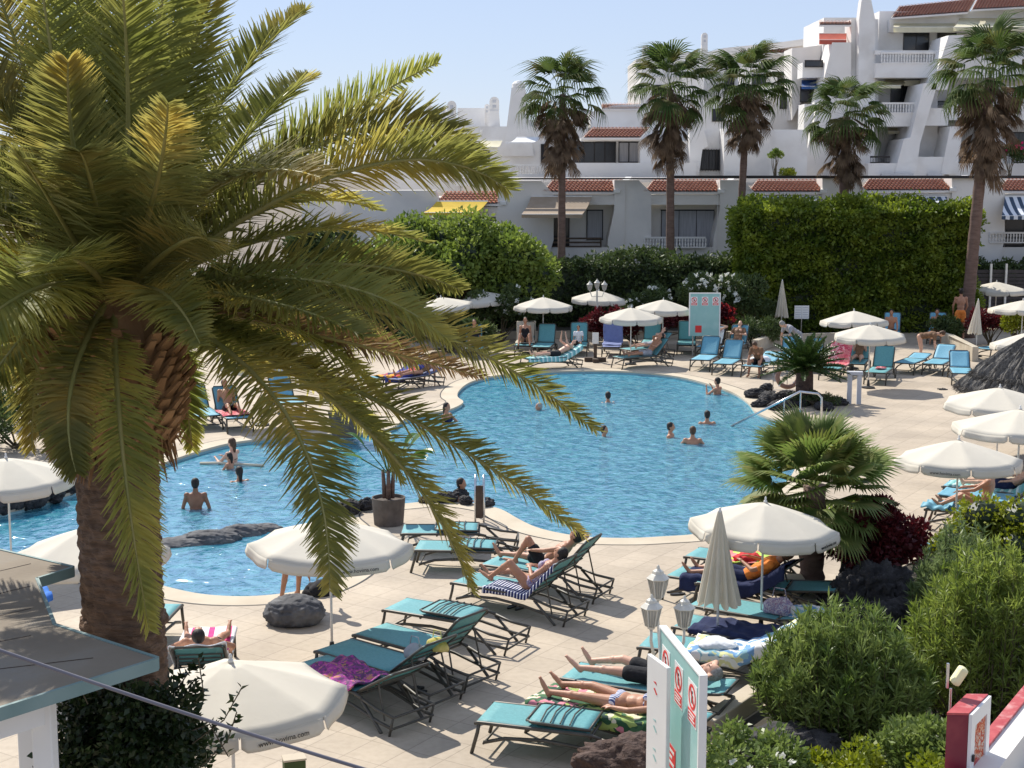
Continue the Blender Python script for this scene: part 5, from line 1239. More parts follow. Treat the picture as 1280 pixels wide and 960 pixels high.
crumple(on(L12,1.0,-.05,SZ+.05),(.32,.22,.09),'white_cloth','crumpled white towel on the patterned one behind the sign board',seed=7)
crumple(on(L24,1.2,.15,SZ),(.35,.2,.18),'white_cloth','white folded towels beside the crouching woman',seed=8)
crumple(on(L16,1.0,-.1,SZ+.02),(.25,.2,.14),'red_cloth','coral cloth on the lounger beyond the sunbather in orange',seed=9,name='clothes',cat='clothes')
def shoes(px,py,label,mt='sign_black',rz=.3,s=1.2):
    t=thing('sandals',label,'shoes',G(px,py),rz)
    for q in (-1,1):
        m=MB(); pts=[(0.13*math.cos(a)*(1.0)+.0,.045*math.sin(a)*(1+.2*math.cos(a)),.0) for a in [2*PI*i/14 for i in range(14)]]
        m.prism([V((x*s,(y+q*.07)*s,.004)) for x,y,z in pts],(0,0,.025)); m.tube([(.03,q*.07-.04,.02),(.05,q*.07,.06),(.03,q*.07+.04,.02)],.01,5); m.build('sandal',mt,t)
shoes(520,864,'black sandals lying under the near left loungers'); shoes(845,742,'dark sandals on the deck beside the violet towel'); shoes(645,760,'black sandals under the striped towel lounger',rz=1); shoes(1178,487,'pair of dark sandals alone on the open deck at right',rz=.1,s=1.3); shoes(955,465,'flip flops in front of the crouching woman','brown_cloth')
# ---------- people on loungers
ON=on_person
ON('woman in a pale patterned swimsuit reclining on the navy striped towel',L6,A=42,lt=(48,-38,6,20),rt=(14,-14,6,30),la=(-38,22,30,-50),ra=(-38,22,28,-45),skin='skin_tan',wear=[('swimsuit','swirl')],fem=True,sc=.98,vox=.012,hands=True,head=(12,0),spread=.03)
ON('man in black trunks reclining beyond the striped towel with one knee up',L7,A=36,x=SH-.34,lt=(62,-58,6,20),rt=(2,-3,6,30),la=(-10,18,-6,-5),ra=(150,55,140,-75),skin='skin_tan',wear=[('swim_trunks','black_cloth')],vox=.014,hands=True,head=(15,0))
ON('woman in a striped bikini lying flat on the green floral towel',L10,A=5,x=1.05,lt=(2,-2,7,25),rt=(8,-8,6,40),la=(-8,22,-4,-10),ra=(168,55,165,-75),skin='skin_tan',wear=[('bikini_bottom','bikini_stripe'),('bikini_top','bikini_stripe')],fem=True,sc=.98,vox=.012,hands=True,head=(5,0),hair='hair_brown')
ON('man in black shorts lying flat with arms behind his head',L11,A=7,x=1.12,lt=(3,-2,7,45),rt=(10,-12,8,20),la=(165,60,160,-75),ra=(165,60,160,-75),skin='skin_fair',wear=[('swim_trunks','black_cloth')],hair='hair_grey',vox=.012,hands=True,head=(10,0),sc=1.03)
ON('sunbather in an orange top lying under the near right parasol, legs towards the pool',L15,A=32,lt=(6,-8,6,30),la=(-20,25,20,-30),skin='skin_tan',wear=[('t_shirt','orange_cloth'),('swim_trunks','navy_cloth')],hair='hair_brown',vox=.016,head=(10,0))
ON('man lying on his back, seen from behind his dark haired head, beside the date palm',L50,A=35,lt=(12,-10,16,40),la=(-40,50,-30,-10),skin='skin_tan',wear=[('swim_trunks','black_cloth')],hair='hair_dark',vox=.015,hands=True)
ON('woman sitting up on the nearest lounger at right with knees bent, hair tied up',L17,A=80,x=1.0,lt=(30,-28,5,20),la=(-35,10,-10,0),skin='skin_tan',wear=[('bikini_bottom','white_cloth')],fem=True,vox=.018,head=(10,-20))
ON('person lying behind the seated woman at the right edge',L19,A=35,x=1.25,lt=(4,-4),la=(-30,25,-10,0),skin='skin_fair',wear=[('swim_trunks','navy_cloth')],hair='hair_grey')
ON('person lying on the blue towel behind the kiosk roof, holding a dark phone up',L48,A=10,x=1.1,lt=(10,-10),la=(80,5,100,0),skin='skin_tan',wear=[('swim_trunks','red_cloth')])
ON('sunbather stretching both arms behind the head on a blue lounger',L22,A=48,lt=(4,-4),la=(130,60,125,-75),skin='skin_fair',wear=[('swim_trunks','black_cloth')])
ON('sunbather in a dark top lying right of the one with raised arms',L23,A=50,lt=(6,-8),la=(-40,25,10,-30),skin='skin_fair',wear=[('t_shirt','brown_cloth')],fem=True)
ON('woman in dark clothes crouching forward on the blue lounger by the life ring',L24,A=125,x=.7,lt=(5,-80,8),la=(-70,10,-60,0),skin='skin_tan',wear=[('t_shirt','brown_cloth'),('swim_trunks','black_cloth')],fem=True,hair='hair_brown',head=(20,0))
ON('person lying in the shade under the front overlapping parasol',L53,A=40,lt=(5,-5),skin='skin_fair',wear=[('swimsuit','brown_cloth')],fem=True)
ON('bather in dark trunks sitting in the hedge shade, left of two',L31,A=100,x=.4,lt=(5,-75,10),la=(-75,12,-60,0),skin='skin_tan',wear=[('swim_trunks','black_cloth')])
ON('bather in a dark bikini sitting in the hedge shade, right of two',L32,A=95,x=.4,lt=(5,-75,10),la=(-75,14,20,-30),skin='skin_tan',wear=[('bikini_top','black_cloth'),('bikini_bottom','black_cloth')],fem=True)
ON('person reading on the striped towel at the far pool edge',L33,A=25,lt=(4,-4),la=(40,15,90,-20),skin='skin_fair',wear=[('swim_trunks','black_cloth')],hair='hair_dark')
ON('man lying with an arm behind his head nearest the far pool edge',L37,A=45,lt=(3,-3),la=(-30,20,20,-30),ra=(135,55,130,-75),skin='skin_tan',wear=[('swim_trunks','grey_cloth')])
ON('bather in shorts lying just beyond the man at the far pool edge',L38,A=38,lt=(3,-3),skin='skin_fair',wear=[('swim_trunks','grey_cloth')])
ON('small child in a white shirt sitting on the lounger beside the triple lamp post',L35,A=88,x=.7,lt=(5,-70,6),la=(-60,10,-20,0),skin='skin_tan',wear=[('t_shirt','white_cloth')],sc=.72,pz=SZ+.08)
ON('person in black sitting in the shade under the tilted parasols',L41,A=75,x=.9,lt=(30,-40,8),skin='skin_tan',wear=[('t_shirt','black_cloth')],fem=True)
ON('person with legs drawn up sitting in the shade left of the beige draped lounger',L42,A=80,x=.7,lt=(40,-50,10),skin='skin_tan',wear=[('swimsuit','black_cloth')],fem=True)
ON('reclining person in dark swimwear behind the drooping frond tip',L45,A=14,lt=(3,-3),skin='skin_tan',wear=[('swimsuit','brown_cloth')],fem=True)
ON('person half hidden on the lounger left of the colourful towel',L46,A=50,lt=(20,-25),skin='skin_tan',wear=[('swim_trunks','black_cloth')])
def stand(label,px,py,rz,z=0,**kw): return person(label,G(px,py)+V((0,0,z)),rz,**kw)
stand('man in bright orange shorts standing with his back turned beside the stout palm',1199,425,-PI/2,lt=(-90,-90,4),la=(-80,14,-60,-10),skin='skin_tan',wear=[('swim_trunks','orange_cloth')],hair='hair_dark',sc=1.12)
stand('man in a grey shirt bending over the loungers behind the dark feathery palm',995,453,PI*.15,A=150,lt=(-90,-90,6),la=(-80,10,-90,0),skin='skin_fair',wear=[('t_shirt','grey_cloth'),('swim_trunks','grey_cloth')],hair='hair_grey',sc=1.02)
stand('person bent double over the flat blue lounger',1150,451,PI*.9,A=170,pz=.85,lt=(-80,-95,6),la=(-90,10,-80,0),skin='skin_fair',wear=[('t_shirt','brown_cloth')],hair='hair_brown',fem=True)
stand('person stooping at the pool edge behind the near cream parasol, only the legs in view',363,747,PI*.8,A=160,pz=.86,lt=(-75,-100,8),la=(-90,5,-60,0),skin='skin_tan',wear=[('swim_trunks','black_cloth')])
# dark bag beside those legs
crumple(G(403,742),(.33,.25,.2),'black_cloth','black and white beach bag on the deck under the near cream parasol','bag','bag',4,.3)
# ---------- bathers in the water (head pixel, height of the head above the water)
GWt='bathers in the pool'
def swim(label,px,py,hh,rz,sc=1.0,**kw):
    top=1.60*sc; p=G(px,py,WL+hh-.10); kw.setdefault('lt',(-88,-92,5)); kw.setdefault('la',(-60,35,-20,-10))
    return person(label,V((p.x,p.y,WL+hh-1.76*sc*KS)),rz,sc=sc,vox=kw.pop('vox',.02),**kw)
GP_='grp'
swim('bather with dark hair alone in the middle of the pool near the far edge',760,494,.34,-1.2)
swim('bather low in the water left of centre, only dark head out',755,537,.30,2.5)
swim('bather facing right in the middle of the pool, left one of the pair',838,533,.42,2.8)
swim('bather with arms spread just under the water, right one of the pair',866,538,.50,-1.7,hair='hair_brown')
swim('bather with a white necklace of water near the handrail',884,518,.40,-1.5,hair='hair_dark')
swim('man standing chest high in the water near the lava rocks, hands up',897,476,.58,-.6,la=(-40,20,70,-25),wear=[('swim_trunks','black_cloth')])
swim('swimmer splashing near the far left of the main pool, behind the frond tip',674,508,.22,.4,hair='hair_grey')
swim('dark haired bather standing by the tip of the left deck, seen past a frond',558,508,.62,2.6,hair='hair_dark',wear=[('swimsuit','navy_cloth')],fem=True,long=True)
swim('man standing waist deep in the left pool with his back to the camera',244,604,.72,-1.5,skin='skin_dark',vox=.014,sc=.98,la=(-85,18,-60,-5),wear=[('swim_trunks','navy_cloth')])
swim('light haired woman standing in the left pool holding a child',290,553,.68,-.5,skin='skin_fair',hair='hair_brown',fem=True,long=True,la=(-50,20,20,-30),wear=[('bikini_top','black_cloth')])
swim('dark haired child held in the left pool next to the light haired woman',287,571,.42,-.3,sc=.75,hair='hair_dark',long=True,skin='skin_tan')
swim('bather with wet dark hair low in the left pool below the mother and child',299,589,.36,-1.0,hair='hair_dark',long=True)
swim('bather leaning on the rocks at the tip of the deck beside the pool ladder',576,604,.62,2.8,hair='hair_dark',wear=[('swimsuit','black_cloth')])
# pool noodle
a=G(250,579,WL+.03); b=G(330,582,WL+.03); m=MB(); m.tube([a,a.lerp(b,.3)+V((0,.05,.02)),a.lerp(b,.7)+V((0,-.04,.02)),b],.035,8); tag(m.build('pool_noodle','canvas_beige',smooth=True),'thin pale pool noodle floating by the mother and child','pool noodle')
# ---------- rocks
from mathutils import noise as MN
def rock(px,py,r,label,mt='lava',seed=0,group=None,z=0,name='rock',rz=0,sub=5,amp=.28,base=None):
    rn=np.random.RandomState(seed+50); bm=bmesh.new(); bmesh.ops.create_icosphere(bm,subdivisions=sub,radius=1)
    fr=[(rn.normal(size=3)*k,rn.uniform(0,6),1/(1+.6*i)) for i,k in enumerate((1.2,2,3,4.5,7,10,15))]
    for v in bm.verts:
        q=np.array(v.co); d=sum(a*abs(math.sin(float(q@w)+p)) for w,p,a in fr)/2; k=1+amp*(d-.6)
        k+=(.05 if mt=='boulder' else .24)*(MN.ridged_multi_fractal(V(q)*2.2+V((seed,0,0)),.9,2.1,5,1,2)-1.2)+.06*MN.fractal(V(q)*8,1,2,4); v.co=V((q[0]*r[0]*k,q[1]*r[1]*k,(q[2]*k*.9+.55)*r[2]))
    me=bpy.data.meshes.new(name); bm.to_mesh(me); bm.free(); me.materials.append(M[mt]); me.polygons.foreach_set('use_smooth',[True]*len(me.polygons))
    o=bpy.data.objects.new(name,me); C.objects.link(o); o.location=G(px,py)+V((0,0,z)); o.rotation_euler=(0,0,rz); tag(o,label,'rock',group); return o
rock(368,778,(.50,.40,.34),'smooth grey boulder on the deck under the near cream parasol','boulder',1,amp=.12,name='boulder')
GR='black lava rocks edging the pool'
RK=[(557,627,.26,.16,'flat dark rock left of the leaning bather on the deck tip'),(575,624,.22,.17,'dark rock under the leaning bather on the deck tip'),(582,630,.17,.13,'small dark rock in front of the leaning bather'),(533,628,.18,.10,'low dark rock at the left of the deck tip'),(606,632,.24,.13,'flat dark rock right of the pool ladder'),(436,641,.30,.2,'dark rock left of the potted plant, right of the other at the channel'),(420,643,.25,.18,'dark rock leftmost at the channel beside the near cream parasol'),(458,637,.22,.18,'dark rock touching the big dark pot')]
for i,(x,y,r,h,lb) in enumerate(RK): rock(x,y,(r,r*.75,h),lb,'lava',i+2,GR,rz=i)
RL=[(12,634,.42,.34,'black lava rock at the left edge under the parasol'),(40,630,.42,.3,'black lava rock second from the left edge of the pool'),(66,622,.36,.25,'black lava rock nearest the date palm trunk on the left pool rim'),(84,614,.3,.2,'small lava rock beside the date palm trunk'),(-10,640,.4,.3,'lava rock cut off by the left edge'),(50,612,.45,.3,'lava rock in the second row of the left pool rim'),(20,616,.45,.3,'lava rock in the second row at the far left of the pool rim')]
for i,(x,y,r,h,lb) in enumerate(RL): rock(x,y,(r,r*.7,h),lb,'lava',i+20,GR,rz=i)
RS=[(222,672,.62,.20,'half sunken rock in the left pool nearest the palm trunk'),(262,668,.62,.26,'half sunken rock second in the line across the left pool'),(300,660,.5,.24,'half sunken rock third in the line across the left pool'),(328,655,.45,.2,'half sunken rock at the right end of the line across the left pool')]
for i,(x,y,r,h,lb) in enumerate(RS): rock(x,y,(r,r*.6,h),lb,'boulder',i+30,'half sunken rocks across the left pool',z=-.30,rz=.2)
RP=[(945,497,.4,.34),(958,489,.35,.3),(962,503,.5,.4),(985,500,.5,.35),(1000,507,.5,.35),(1025,503,.5,.34),(1045,506,.42,.3),(975,511,.5,.33),(1030,512,.45,.3),(1012,497,.4,.3),(950,508,.35,.25)]
WD=['leftmost, at the pool edge','left rear','left front','below the life ring','in front of the feathery palm trunk','right of the trunk','rightmost, near the white column','front left of the handrail','front right of the handrail','behind the feathery palm trunk','lowest at the pool corner']
for i,(x,y,r,h) in enumerate(RP): rock(x,y,(r*.85,r*.55,h*.6),'lava rock in the planter of the feathery palm, '+WD[i],'lava',i+40,'lava rocks round the dark feathery palm',rz=i)
RQ=[(1052,786,.34,.42,'low at the far left of the pile'),(1075,790,.36,.5,'front centre of the pile'),(1100,792,.38,.5,'front right of the pile'),(1128,786,.36,.5,'rightmost of the pile'),(1062,768,.36,.85,'second row left of the pile'),(1090,770,.40,1.0,'tall middle one of the pile'),(1116,770,.36,.85,'second row right of the pile'),(1076,752,.34,1.2,'rear left peak of the pile'),(1102,752,.34,1.15,'rear right peak of the pile'),(1044,772,.26,.5,'small one against the fan palm trunk')]
for i,(x,y,r,h,lb) in enumerate(RQ): rock(x,y,(r,r*.8,h*.62),'black lava rock in the right planter, '+lb,'lava',i+60,'black lava rock pile in the right planter',rz=i,amp=.5)
rock(800,985,(.75,.5,.42),'rough reddish brown lava rock at the bottom, left of the sign board','lava_brown',70,amp=.4)
rock(985,950,(.6,.4,.28),'dark rock mound under the broad oleander','lava',71,amp=.4)
# low kerb near right bottom
lowwall('low cream kerb between the flat loungers and the right hand planting',[(893,925),(955,882)],.28,.28,'coping','kerb')
lowwall('small cream stone step beside the fan palm trunk',[(985,757),(1012,772)],.3,.35,'coping','kerb')
t=thing('stone_block','square cream stone post beside the fan palm trunk','post',G(990,752)); m=MB(); m.box((-.16,-.16,0),(.16,.16,.42)); m.build('post','coping',t,bevel=.01); m=MB(); m.box((-.19,-.19,.423),(.19,.19,.48)); m.build('cap','coping',t)
def bed(name,px,z=.012):
    P_=[G(*p) for p in px]
    for p in P_: p.z=z
    m=MB(); m.add(P_,[tuple(t) for t in tessellate_polygon([P_])]); tag(m.build(name,'soil'),kind='structure')
bed('planting_bed',[(893,926),(958,884),(985,800),(985,758),(1035,735),(1130,708),(1170,690),(1300,680),(1700,900),(1700,1500),(900,1500),(870,1000)])
bed('planting_bed',[(430,424),(760,420),(940,421),(960,431),(1060,428),(1120,425),(1115,395),(600,386),(300,395),(200,430)])
# ---------- lamp posts
def lantern(parent,c,s=1):
    m=MB(); n=6
    m.lathe([(0,0),(.05*s,.0),(.055*s,.03*s),(.085*s,.04*s)],n,c); m.lathe([(.15*s,.30*s),(.165*s,.315*s),(.10*s,.375*s),(.085*s,.38*s),(.075*s,.42*s),(.03*s,.45*s),(.02*s,.49*s),(0,.51*s)],n,c)
    for i in range(n):
        a=2*PI*i/n
        m.tube([V(c)+V((.08*s*math.cos(a),.08*s*math.sin(a),.04*s)),V(c)+V((.14*s*math.cos(a),.14*s*math.sin(a),.30*s))],.010*s,4)
        for e in (.33,.66):
            b=2*PI*(i+1)/n; A_=V((math.cos(a),math.sin(a),0)).lerp(V((math.cos(b),math.sin(b),0)),e); m.tube([V(c)+A_*.078*s+V((0,0,.04*s)),V(c)+A_*.137*s+V((0,0,.30*s))],.005*s,4)
    o=m.build('lantern','lamp_white',parent); g=MB(); g.lathe([(.07*s,.045*s),(.13*s,.295*s)],n,c); g.build('glass','lamp_glass',o); return o
c=B(832,790,17.8); t=thing('lamp_post','near white lamp post with three lantern heads behind the sign board','street lamp',(c.x,c.y,0))
pts=[(B(814,786,17.3),.86),(B(855,786,17.9),.86),(B(822,750,18.1),.9)]
m=MB(); H_=B(832,795,17.8).z; m.tube([(0,0,0),(0,0,.3),(0,0,.32),(0,0,H_-.1),(0,0,H_)],[.11,.10,.06,.05,.04],12)
for p,s in pts:
    q=p-t.location; m.tube([(0,0,H_-.35),(q.x*.5,q.y*.5,H_-.42),(q.x,q.y,q.z-.16),(q.x,q.y,q.z)],.02,8)
m.build('post','lamp_white',t,smooth=True)
for p,s in pts: lantern(t,p-t.location,s)
c=B(746,440,62); t=thing('lamp_post','distant white lamp post with three lantern heads above the back row of parasols','street lamp',(B(746,400,67).x,67,0)); H_=B(746,362,67).z
m=MB(); m.tube([(0,0,0),(0,0,H_)],[.06,.04],8)
for x in (-.33,.33): m.tube([(0,0,H_-.3),(x*.7,0,H_-.32),(x,0,H_-.05)],.02,6)
m.build('post','lamp_white',t)
for x,z in ((-.33,0),(0,.08),(.33,0)): lantern(t,(x,0,H_-.05+z),.9)
# sign and base block below the triple-lamp parasol
t=thing('notice_stand','dark wooden stand with a white notice at the far pool edge','sign',G(744,452)); m=MB(); m.box((-.45,-.12,0),(.45,.12,.18)); m.box((-.12,-.45,.003),(.12,-.123,.16)); m.box((-.07,-.06,.18),(.07,.06,.75)); m.build('stand','wood_brown',t,bevel=.01)
m=MB(); m.box((-.13,-.1,.76),(.13,-.06,1.22)); m.build('notice','sign_white',t)
# ---------- notice boards
def noparking(parent,c,ux,uz,nrm,s,mt='sign'):
    """white plate with red ring and red caption block; c centre, ux/uz board axes, nrm outward"""
    def P(x,z,d): return V(c)+ux*x*s+uz*z*s+nrm*d
    def plate(x0,z0,x1,z1,d,mt_):
        m=MB(); m.prism([P(x0,z0,d),P(x1,z0,d),P(x1,z1,d),P(x0,z1,d)],nrm*.004); return m.build('plate',mt_,parent)
    p=plate(-.5,-.8,.5,.55,.001,'sign_white')
    m=MB(); n=24
    for i in range(n):
        a,b=2*PI*i/n,2*PI*(i+1)/n
        m.prism([P(.40*math.cos(a),.08+.40*math.sin(a),.006),P(.40*math.cos(b),.08+.40*math.sin(b),.006),P(.31*math.cos(b),.08+.31*math.sin(b),.006),P(.31*math.cos(a),.08+.31*math.sin(a),.006)],nrm*.003)
    m.prism([P(-.26,.30,.0065),P(-.20,.36,.0065),P(.26,-.14,.0065),P(.20,-.20,.0065)],nrm*.004); m.prism([P(-.42,-.74,.006),P(.42,-.74,.006),P(.42,-.36,.006),P(-.42,-.36,.006)],nrm*.003)
    m.build('red_mark','sign_red',parent)
    m=MB(); m.prism([P(-.08,-.12,.0062),P(.05,-.12,.0062),P(.10,.12,.0062),P(.0,.16,.0062),P(-.1,.06,.0062)],nrm*.002); m.prism([P(-.04,.19,.0062),P(.05,.19,.0062),P(.05,.27,.0062),P(-.04,.27,.0062)],nrm*.002); m.build('figure','sign_black',parent)
    m=MB()
    for j in range(3):
        z=-.43-j*.1; m.prism([P(-.34,z,.0095),P(.34-.1*(j%2),z,.0095),P(.34-.1*(j%2),z-.045,.0095),P(-.34,z-.045,.0095)],nrm*.002)
    m.build('caption','sign_white',parent)
a=B(826,785,17.0); b=B(875,848,15.3); b.z=a.z; a0=V((a.x,a.y,0)); ux=(V((b.x,b.y,0))-a0); Lw=ux.length; ux.normalize(); nrm=V((-ux.y,ux.x,0)); 
if nrm.x>0: nrm=-nrm
t=thing('sign_board','tall pale teal notice board with three red prohibition signs in the near foreground','sign',a0)
m=MB(); m.prism([V((0,0,.15)),ux*Lw+V((0,0,.15)),ux*Lw+V((0,0,a.z)),V((0,0,a.z))],-nrm*.06); m.build('panel','sign_teal',t)
m=MB(); z1=a.z+.002
m.prism([ux*Lw+V((0,0,.0))+nrm*.015,ux*(Lw+.035)+nrm*.015,ux*(Lw+.035)+nrm*.015+V((0,0,z1+.02)),ux*Lw+nrm*.015+V((0,0,z1+.02))],-nrm*.09)
m.prism([V((0,0,z1))+nrm*.015,ux*Lw+V((0,0,z1))+nrm*.015,ux*Lw+V((0,0,z1+.022))+nrm*.015,V((0,0,z1+.022))+nrm*.015],-nrm*.09)
m.prism([-ux*.035+nrm*.015,nrm*.015,nrm*.015+V((0,0,z1+.02)),-ux*.035+nrm*.015+V((0,0,z1+.02))],-nrm*.09); m.build('frame','sign_white',t)
for i,u in enumerate((.16,.50,.84)): noparking(t,ux*Lw*u+V((0,0,a.z-.36)),ux,V((0,0,1)),nrm,.36)
m=MB(); m.prism([ux*Lw*.05+V((0,0,1.0))+nrm*.001,ux*Lw*.45+V((0,0,1.0))+nrm*.001,ux*Lw*.45+V((0,0,1.28))+nrm*.001,ux*Lw*.05+V((0,0,1.28))+nrm*.001],nrm*.004); m.build('red_label','sign_red',t)
m=MB()
for j in range(3):
    m.prism([ux*Lw*.08+V((0,0,1.05+.075*j))+nrm*.006,ux*Lw*(.42-.05*(j%2))+V((0,0,1.05+.075*j))+nrm*.006,ux*Lw*(.42-.05*(j%2))+V((0,0,1.085+.075*j))+nrm*.006,ux*Lw*.08+V((0,0,1.085+.075*j))+nrm*.006],nrm*.002)
m.build('caption','sign_white',t)
a=B(809,817,16.5); b=B(834,838,16.0); b.z=a.z; a0=V((a.x,a.y,0)); ux=V((b.x,b.y,0))-a0; Lw=ux.length; ux.normalize(); nrm=V((-ux.y,ux.x,0)); 
if nrm.y>0: nrm=-nrm
t=thing('sign_board','narrow white notice board with small drawings in front of the teal one','sign',a0)
m=MB(); m.prism([V((0,0,0.1)),ux*Lw+V((0,0,.1)),ux*Lw+V((0,0,a.z)),V((0,0,a.z))],-nrm*.05); m.build('panel','sign_white',t,bevel=.01)
for z,mt_ in ((.35,'red'),(.8,'teal'),(1.15,'teal'),(1.5,'black')):
    m=MB(); q=ux*Lw*.45+V((0,0,a.z-z))+nrm*.001
    m.prism([q+ux*-.05,q+ux*.02+V((0,0,-.06)),q+ux*.05+V((0,0,-.05)),q+ux*-.02+V((0,0,.01))],nrm*.003); m.prism([q+ux*-.06+V((0,0,.08)),q+ux*.03+V((0,0,.06)),q+ux*.01+V((0,0,.09))],nrm*.003); m.build('drawing',{'red':'sign_red','teal':'sign_teal','black':'sign_black'}[mt_],t)
# far teal board
a=B(862,440,63.0); b=B(898,440,63.0); a.z=0; b.z=0; t=thing('notice_board','pale teal notice board with three red marks before the white flowering shrub','sign',a); w=b.x-a.x; h=2.66
m=MB(); m.box((.1,.01,0),(.16,.05,.9)); m.box((w-.16,.01,0),(w-.1,.05,.9)); m.build('leg','metal',t); m=MB(); m.box((0,0,.85),(w,.06,h)); m.build('panel','sign_teal',t); m=MB(); m.box((-.05,-.015,.85),(-.002,.075,h+.04)); m.box((w+.002,-.015,.85),(w+.05,.075,h+.04)); m.box((-.002,-.015,h+.002),(w+.002,.075,h+.04)); m.build('frame','sign_white',t)
for u in (.13,.5,.87): noparking(t,V((w*u,0,h-.28)),V((1,0,0)),V((0,0,1)),V((0,-1,0)),.28)
m=MB(); m.box((w*.18,-.01,1.0),(w*.4,-.002,1.3)); m.build('red_label','sign_red',t)
# small timetable sign
a=G(1001,425); t=thing('small_sign','small white gridded sign on a thin post in front of the hedge block','sign',a); m=MB(); m.tube([(0,0,0),(0,0,1.5)],.025,8); m.build('post','metal',t)
m=MB(); m.box((-.34,-.04,1.0),(-.005,-.01,1.62)); m.box((.005,-.04,1.0),(.34,-.01,1.62)); m.build('panel','sign_white',t)
m=MB()
for j in range(5): m.box((-.30,-.046,1.07+.11*j),(-.04,-.041,1.10+.11*j)); m.box((.04,-.046,1.07+.11*j),(.30,-.041,1.10+.11*j))
m.build('text_rows','column_grey',t)
# ---------- column, ring, rail, ladder
a=G(1067,505); t=thing('double_column','pale grey double pillar with a shared top on the deck right of the lava planter','shower pillar',a,-.15)
m=MB(); 
for x in (-.23,.09): m.box((x,-.09,0),(x+.15,.09,1.0))
m.build('pillar','column_grey',t,bevel=.008); m=MB(); m.box((-.26,-.12,.803+.2),(.27,.12,1.12)); m.build('top','column_grey',t,bevel=.008)
m=MB(); m.box((-.22,-.10,.70),(.23,.10,.999)); 
a=G(984,492); t=thing('life_ring','faded life ring hanging in a thin metal stand beside the dark feathery palm','life ring',a)
m=MB(); pts=[]; R1,r1=.37,.085; nu,nv=36,10
vs=[(((R1+r1*math.cos(2*PI*j/nv))*math.cos(2*PI*i/nu)),-.05+r1*.8*math.sin(2*PI*j/nv),.62+(R1+r1*math.cos(2*PI*j/nv))*math.sin(2*PI*i/nu)) for i in range(nu) for j in range(nv)]
m.add(vs,[(i*nv+j,i*nv+(j+1)%nv,((i+1)%nu)*nv+(j+1)%nv,((i+1)%nu)*nv+j) for i in range(nu) for j in range(nv)]); m.build('ring','ring',t,smooth=True)
m=MB()
for q in range(4):
    for i in range(5):
        pass
for x in (-.5,.0,.45): m.tube([(x,.06,0),(x,.06,1.05)],.014,6)
for z in (.12,.62,1.05): m.tube([(-.5,.06,z),(.45,.06,z)],.012,6)
m.build('stand','metal',t)
m=MB()
for q in range(4):
    a_=PI/4+q*PI/2; m.tube([((R1-.1)*math.cos(a_+.0),-.05,.62+(R1-.1)*math.sin(a_)),((R1+.1)*math.cos(a_),-.05-.07,.62+(R1+.1)*math.sin(a_))],.03,6)
m.build('band','sign_white',t)
a=G(1027,537); t=thing('handrail','long sloping steel handrail running from the deck down into the pool','handrail',a)
P_=[B(914,533,G(914,533,WL).y),B(1000,489.5,a.y-.3),B(1022,492,a.y),B(1027,497,a.y),G(1027,537)]
m=MB(); m.tube([p-a for p in P_],.035,8); m.build('rail','metal',t,smooth=True)
m=MB(); q=B(1001,490,a.y-.3); m.tube([q-a,V((q.x-a.x,q.y-a.y,-.1))],.025,8); q2=P_[1].lerp(P_[0],.22); m.tube([q2-a,V((q2.x-a.x,q2.y-a.y,-.5))],.022,8); m.build('post','metal',t)
a=G(598,653); t=thing('pool_ladder','shiny steel pool ladder standing on the deck tip','ladder',a)
for x in (-.07,.12):
    m=MB(); m.tube([(x,0,0),(x,0,.9),(x,.15,1.05),(x,.45,1.0),(x,.55,.7),(x,.58,-.8)],.024,8); m.build('side_rail','metal',t,smooth=True)
m=MB(); m.box((-.05,-.03,.1),(.10,.03,.85)); m.build('plate','wood_brown',t,bevel=.01)
# ---------- thatched roof
c=B(1300,450,40.5); t=thing('thatched_parasol','dark two tiered thatched roof at the right edge','parasol',(c.x,40.5,0))
m=MB(); rn=random.Random(4)
for k,(r0,r1,zb,zt) in enumerate(((1.05,2.15,1.95,2.5),(.05,1.75,2.32,3.45))):
    ps=[rn.uniform(0,6) for _ in range(6)]
    def th(u,v,r0=r0,r1=r1,zb=zb,zt=zt,ps=ps):
        a=2*PI*u; r=r0+(r1-r0)*v; j=.03*math.sin(37*a+ps[0])+.03*math.sin(61*a+ps[1]+9*v)+.02*math.sin(113*a+ps[2]); return (r*math.cos(a)*(1+j*.4*v),r*math.sin(a)*(1+j*.4*v),zt+(zb-zt)*v+.10*math.sin(PI*v)+j-(.14*(v>.95)))
    m.grid(th,240,16)
m.build('thatch','thatch',t,smooth=False)
V_=[];
for k,(r,z,nn_) in enumerate(((2.12,1.93,1500),(1.72,2.30,1500),(1.3,2.6,1500),(.8,2.95,1200))):
    a_=rs.uniform(0,2*PI,nn_); p=np.stack([np.cos(a_)*r,np.sin(a_)*r,z+rs.uniform(-.02,.08,nn_)],1); d=np.stack([np.cos(a_),np.sin(a_),np.full(nn_,-.7)],1)+.25*rs.normal(size=(nn_,3)); V_.append((p,d))
v,f=leaves(np.concatenate([x[0] for x in V_]),np.concatenate([x[1] for x in V_]),.22,.018,bend=.02); npmesh('loose_straw',v,f,'thatch',t)
m=MB(); m.tube([(0,0,0),(0,0,3.3)],.08,10); m.build('pole','wood_brown',t)
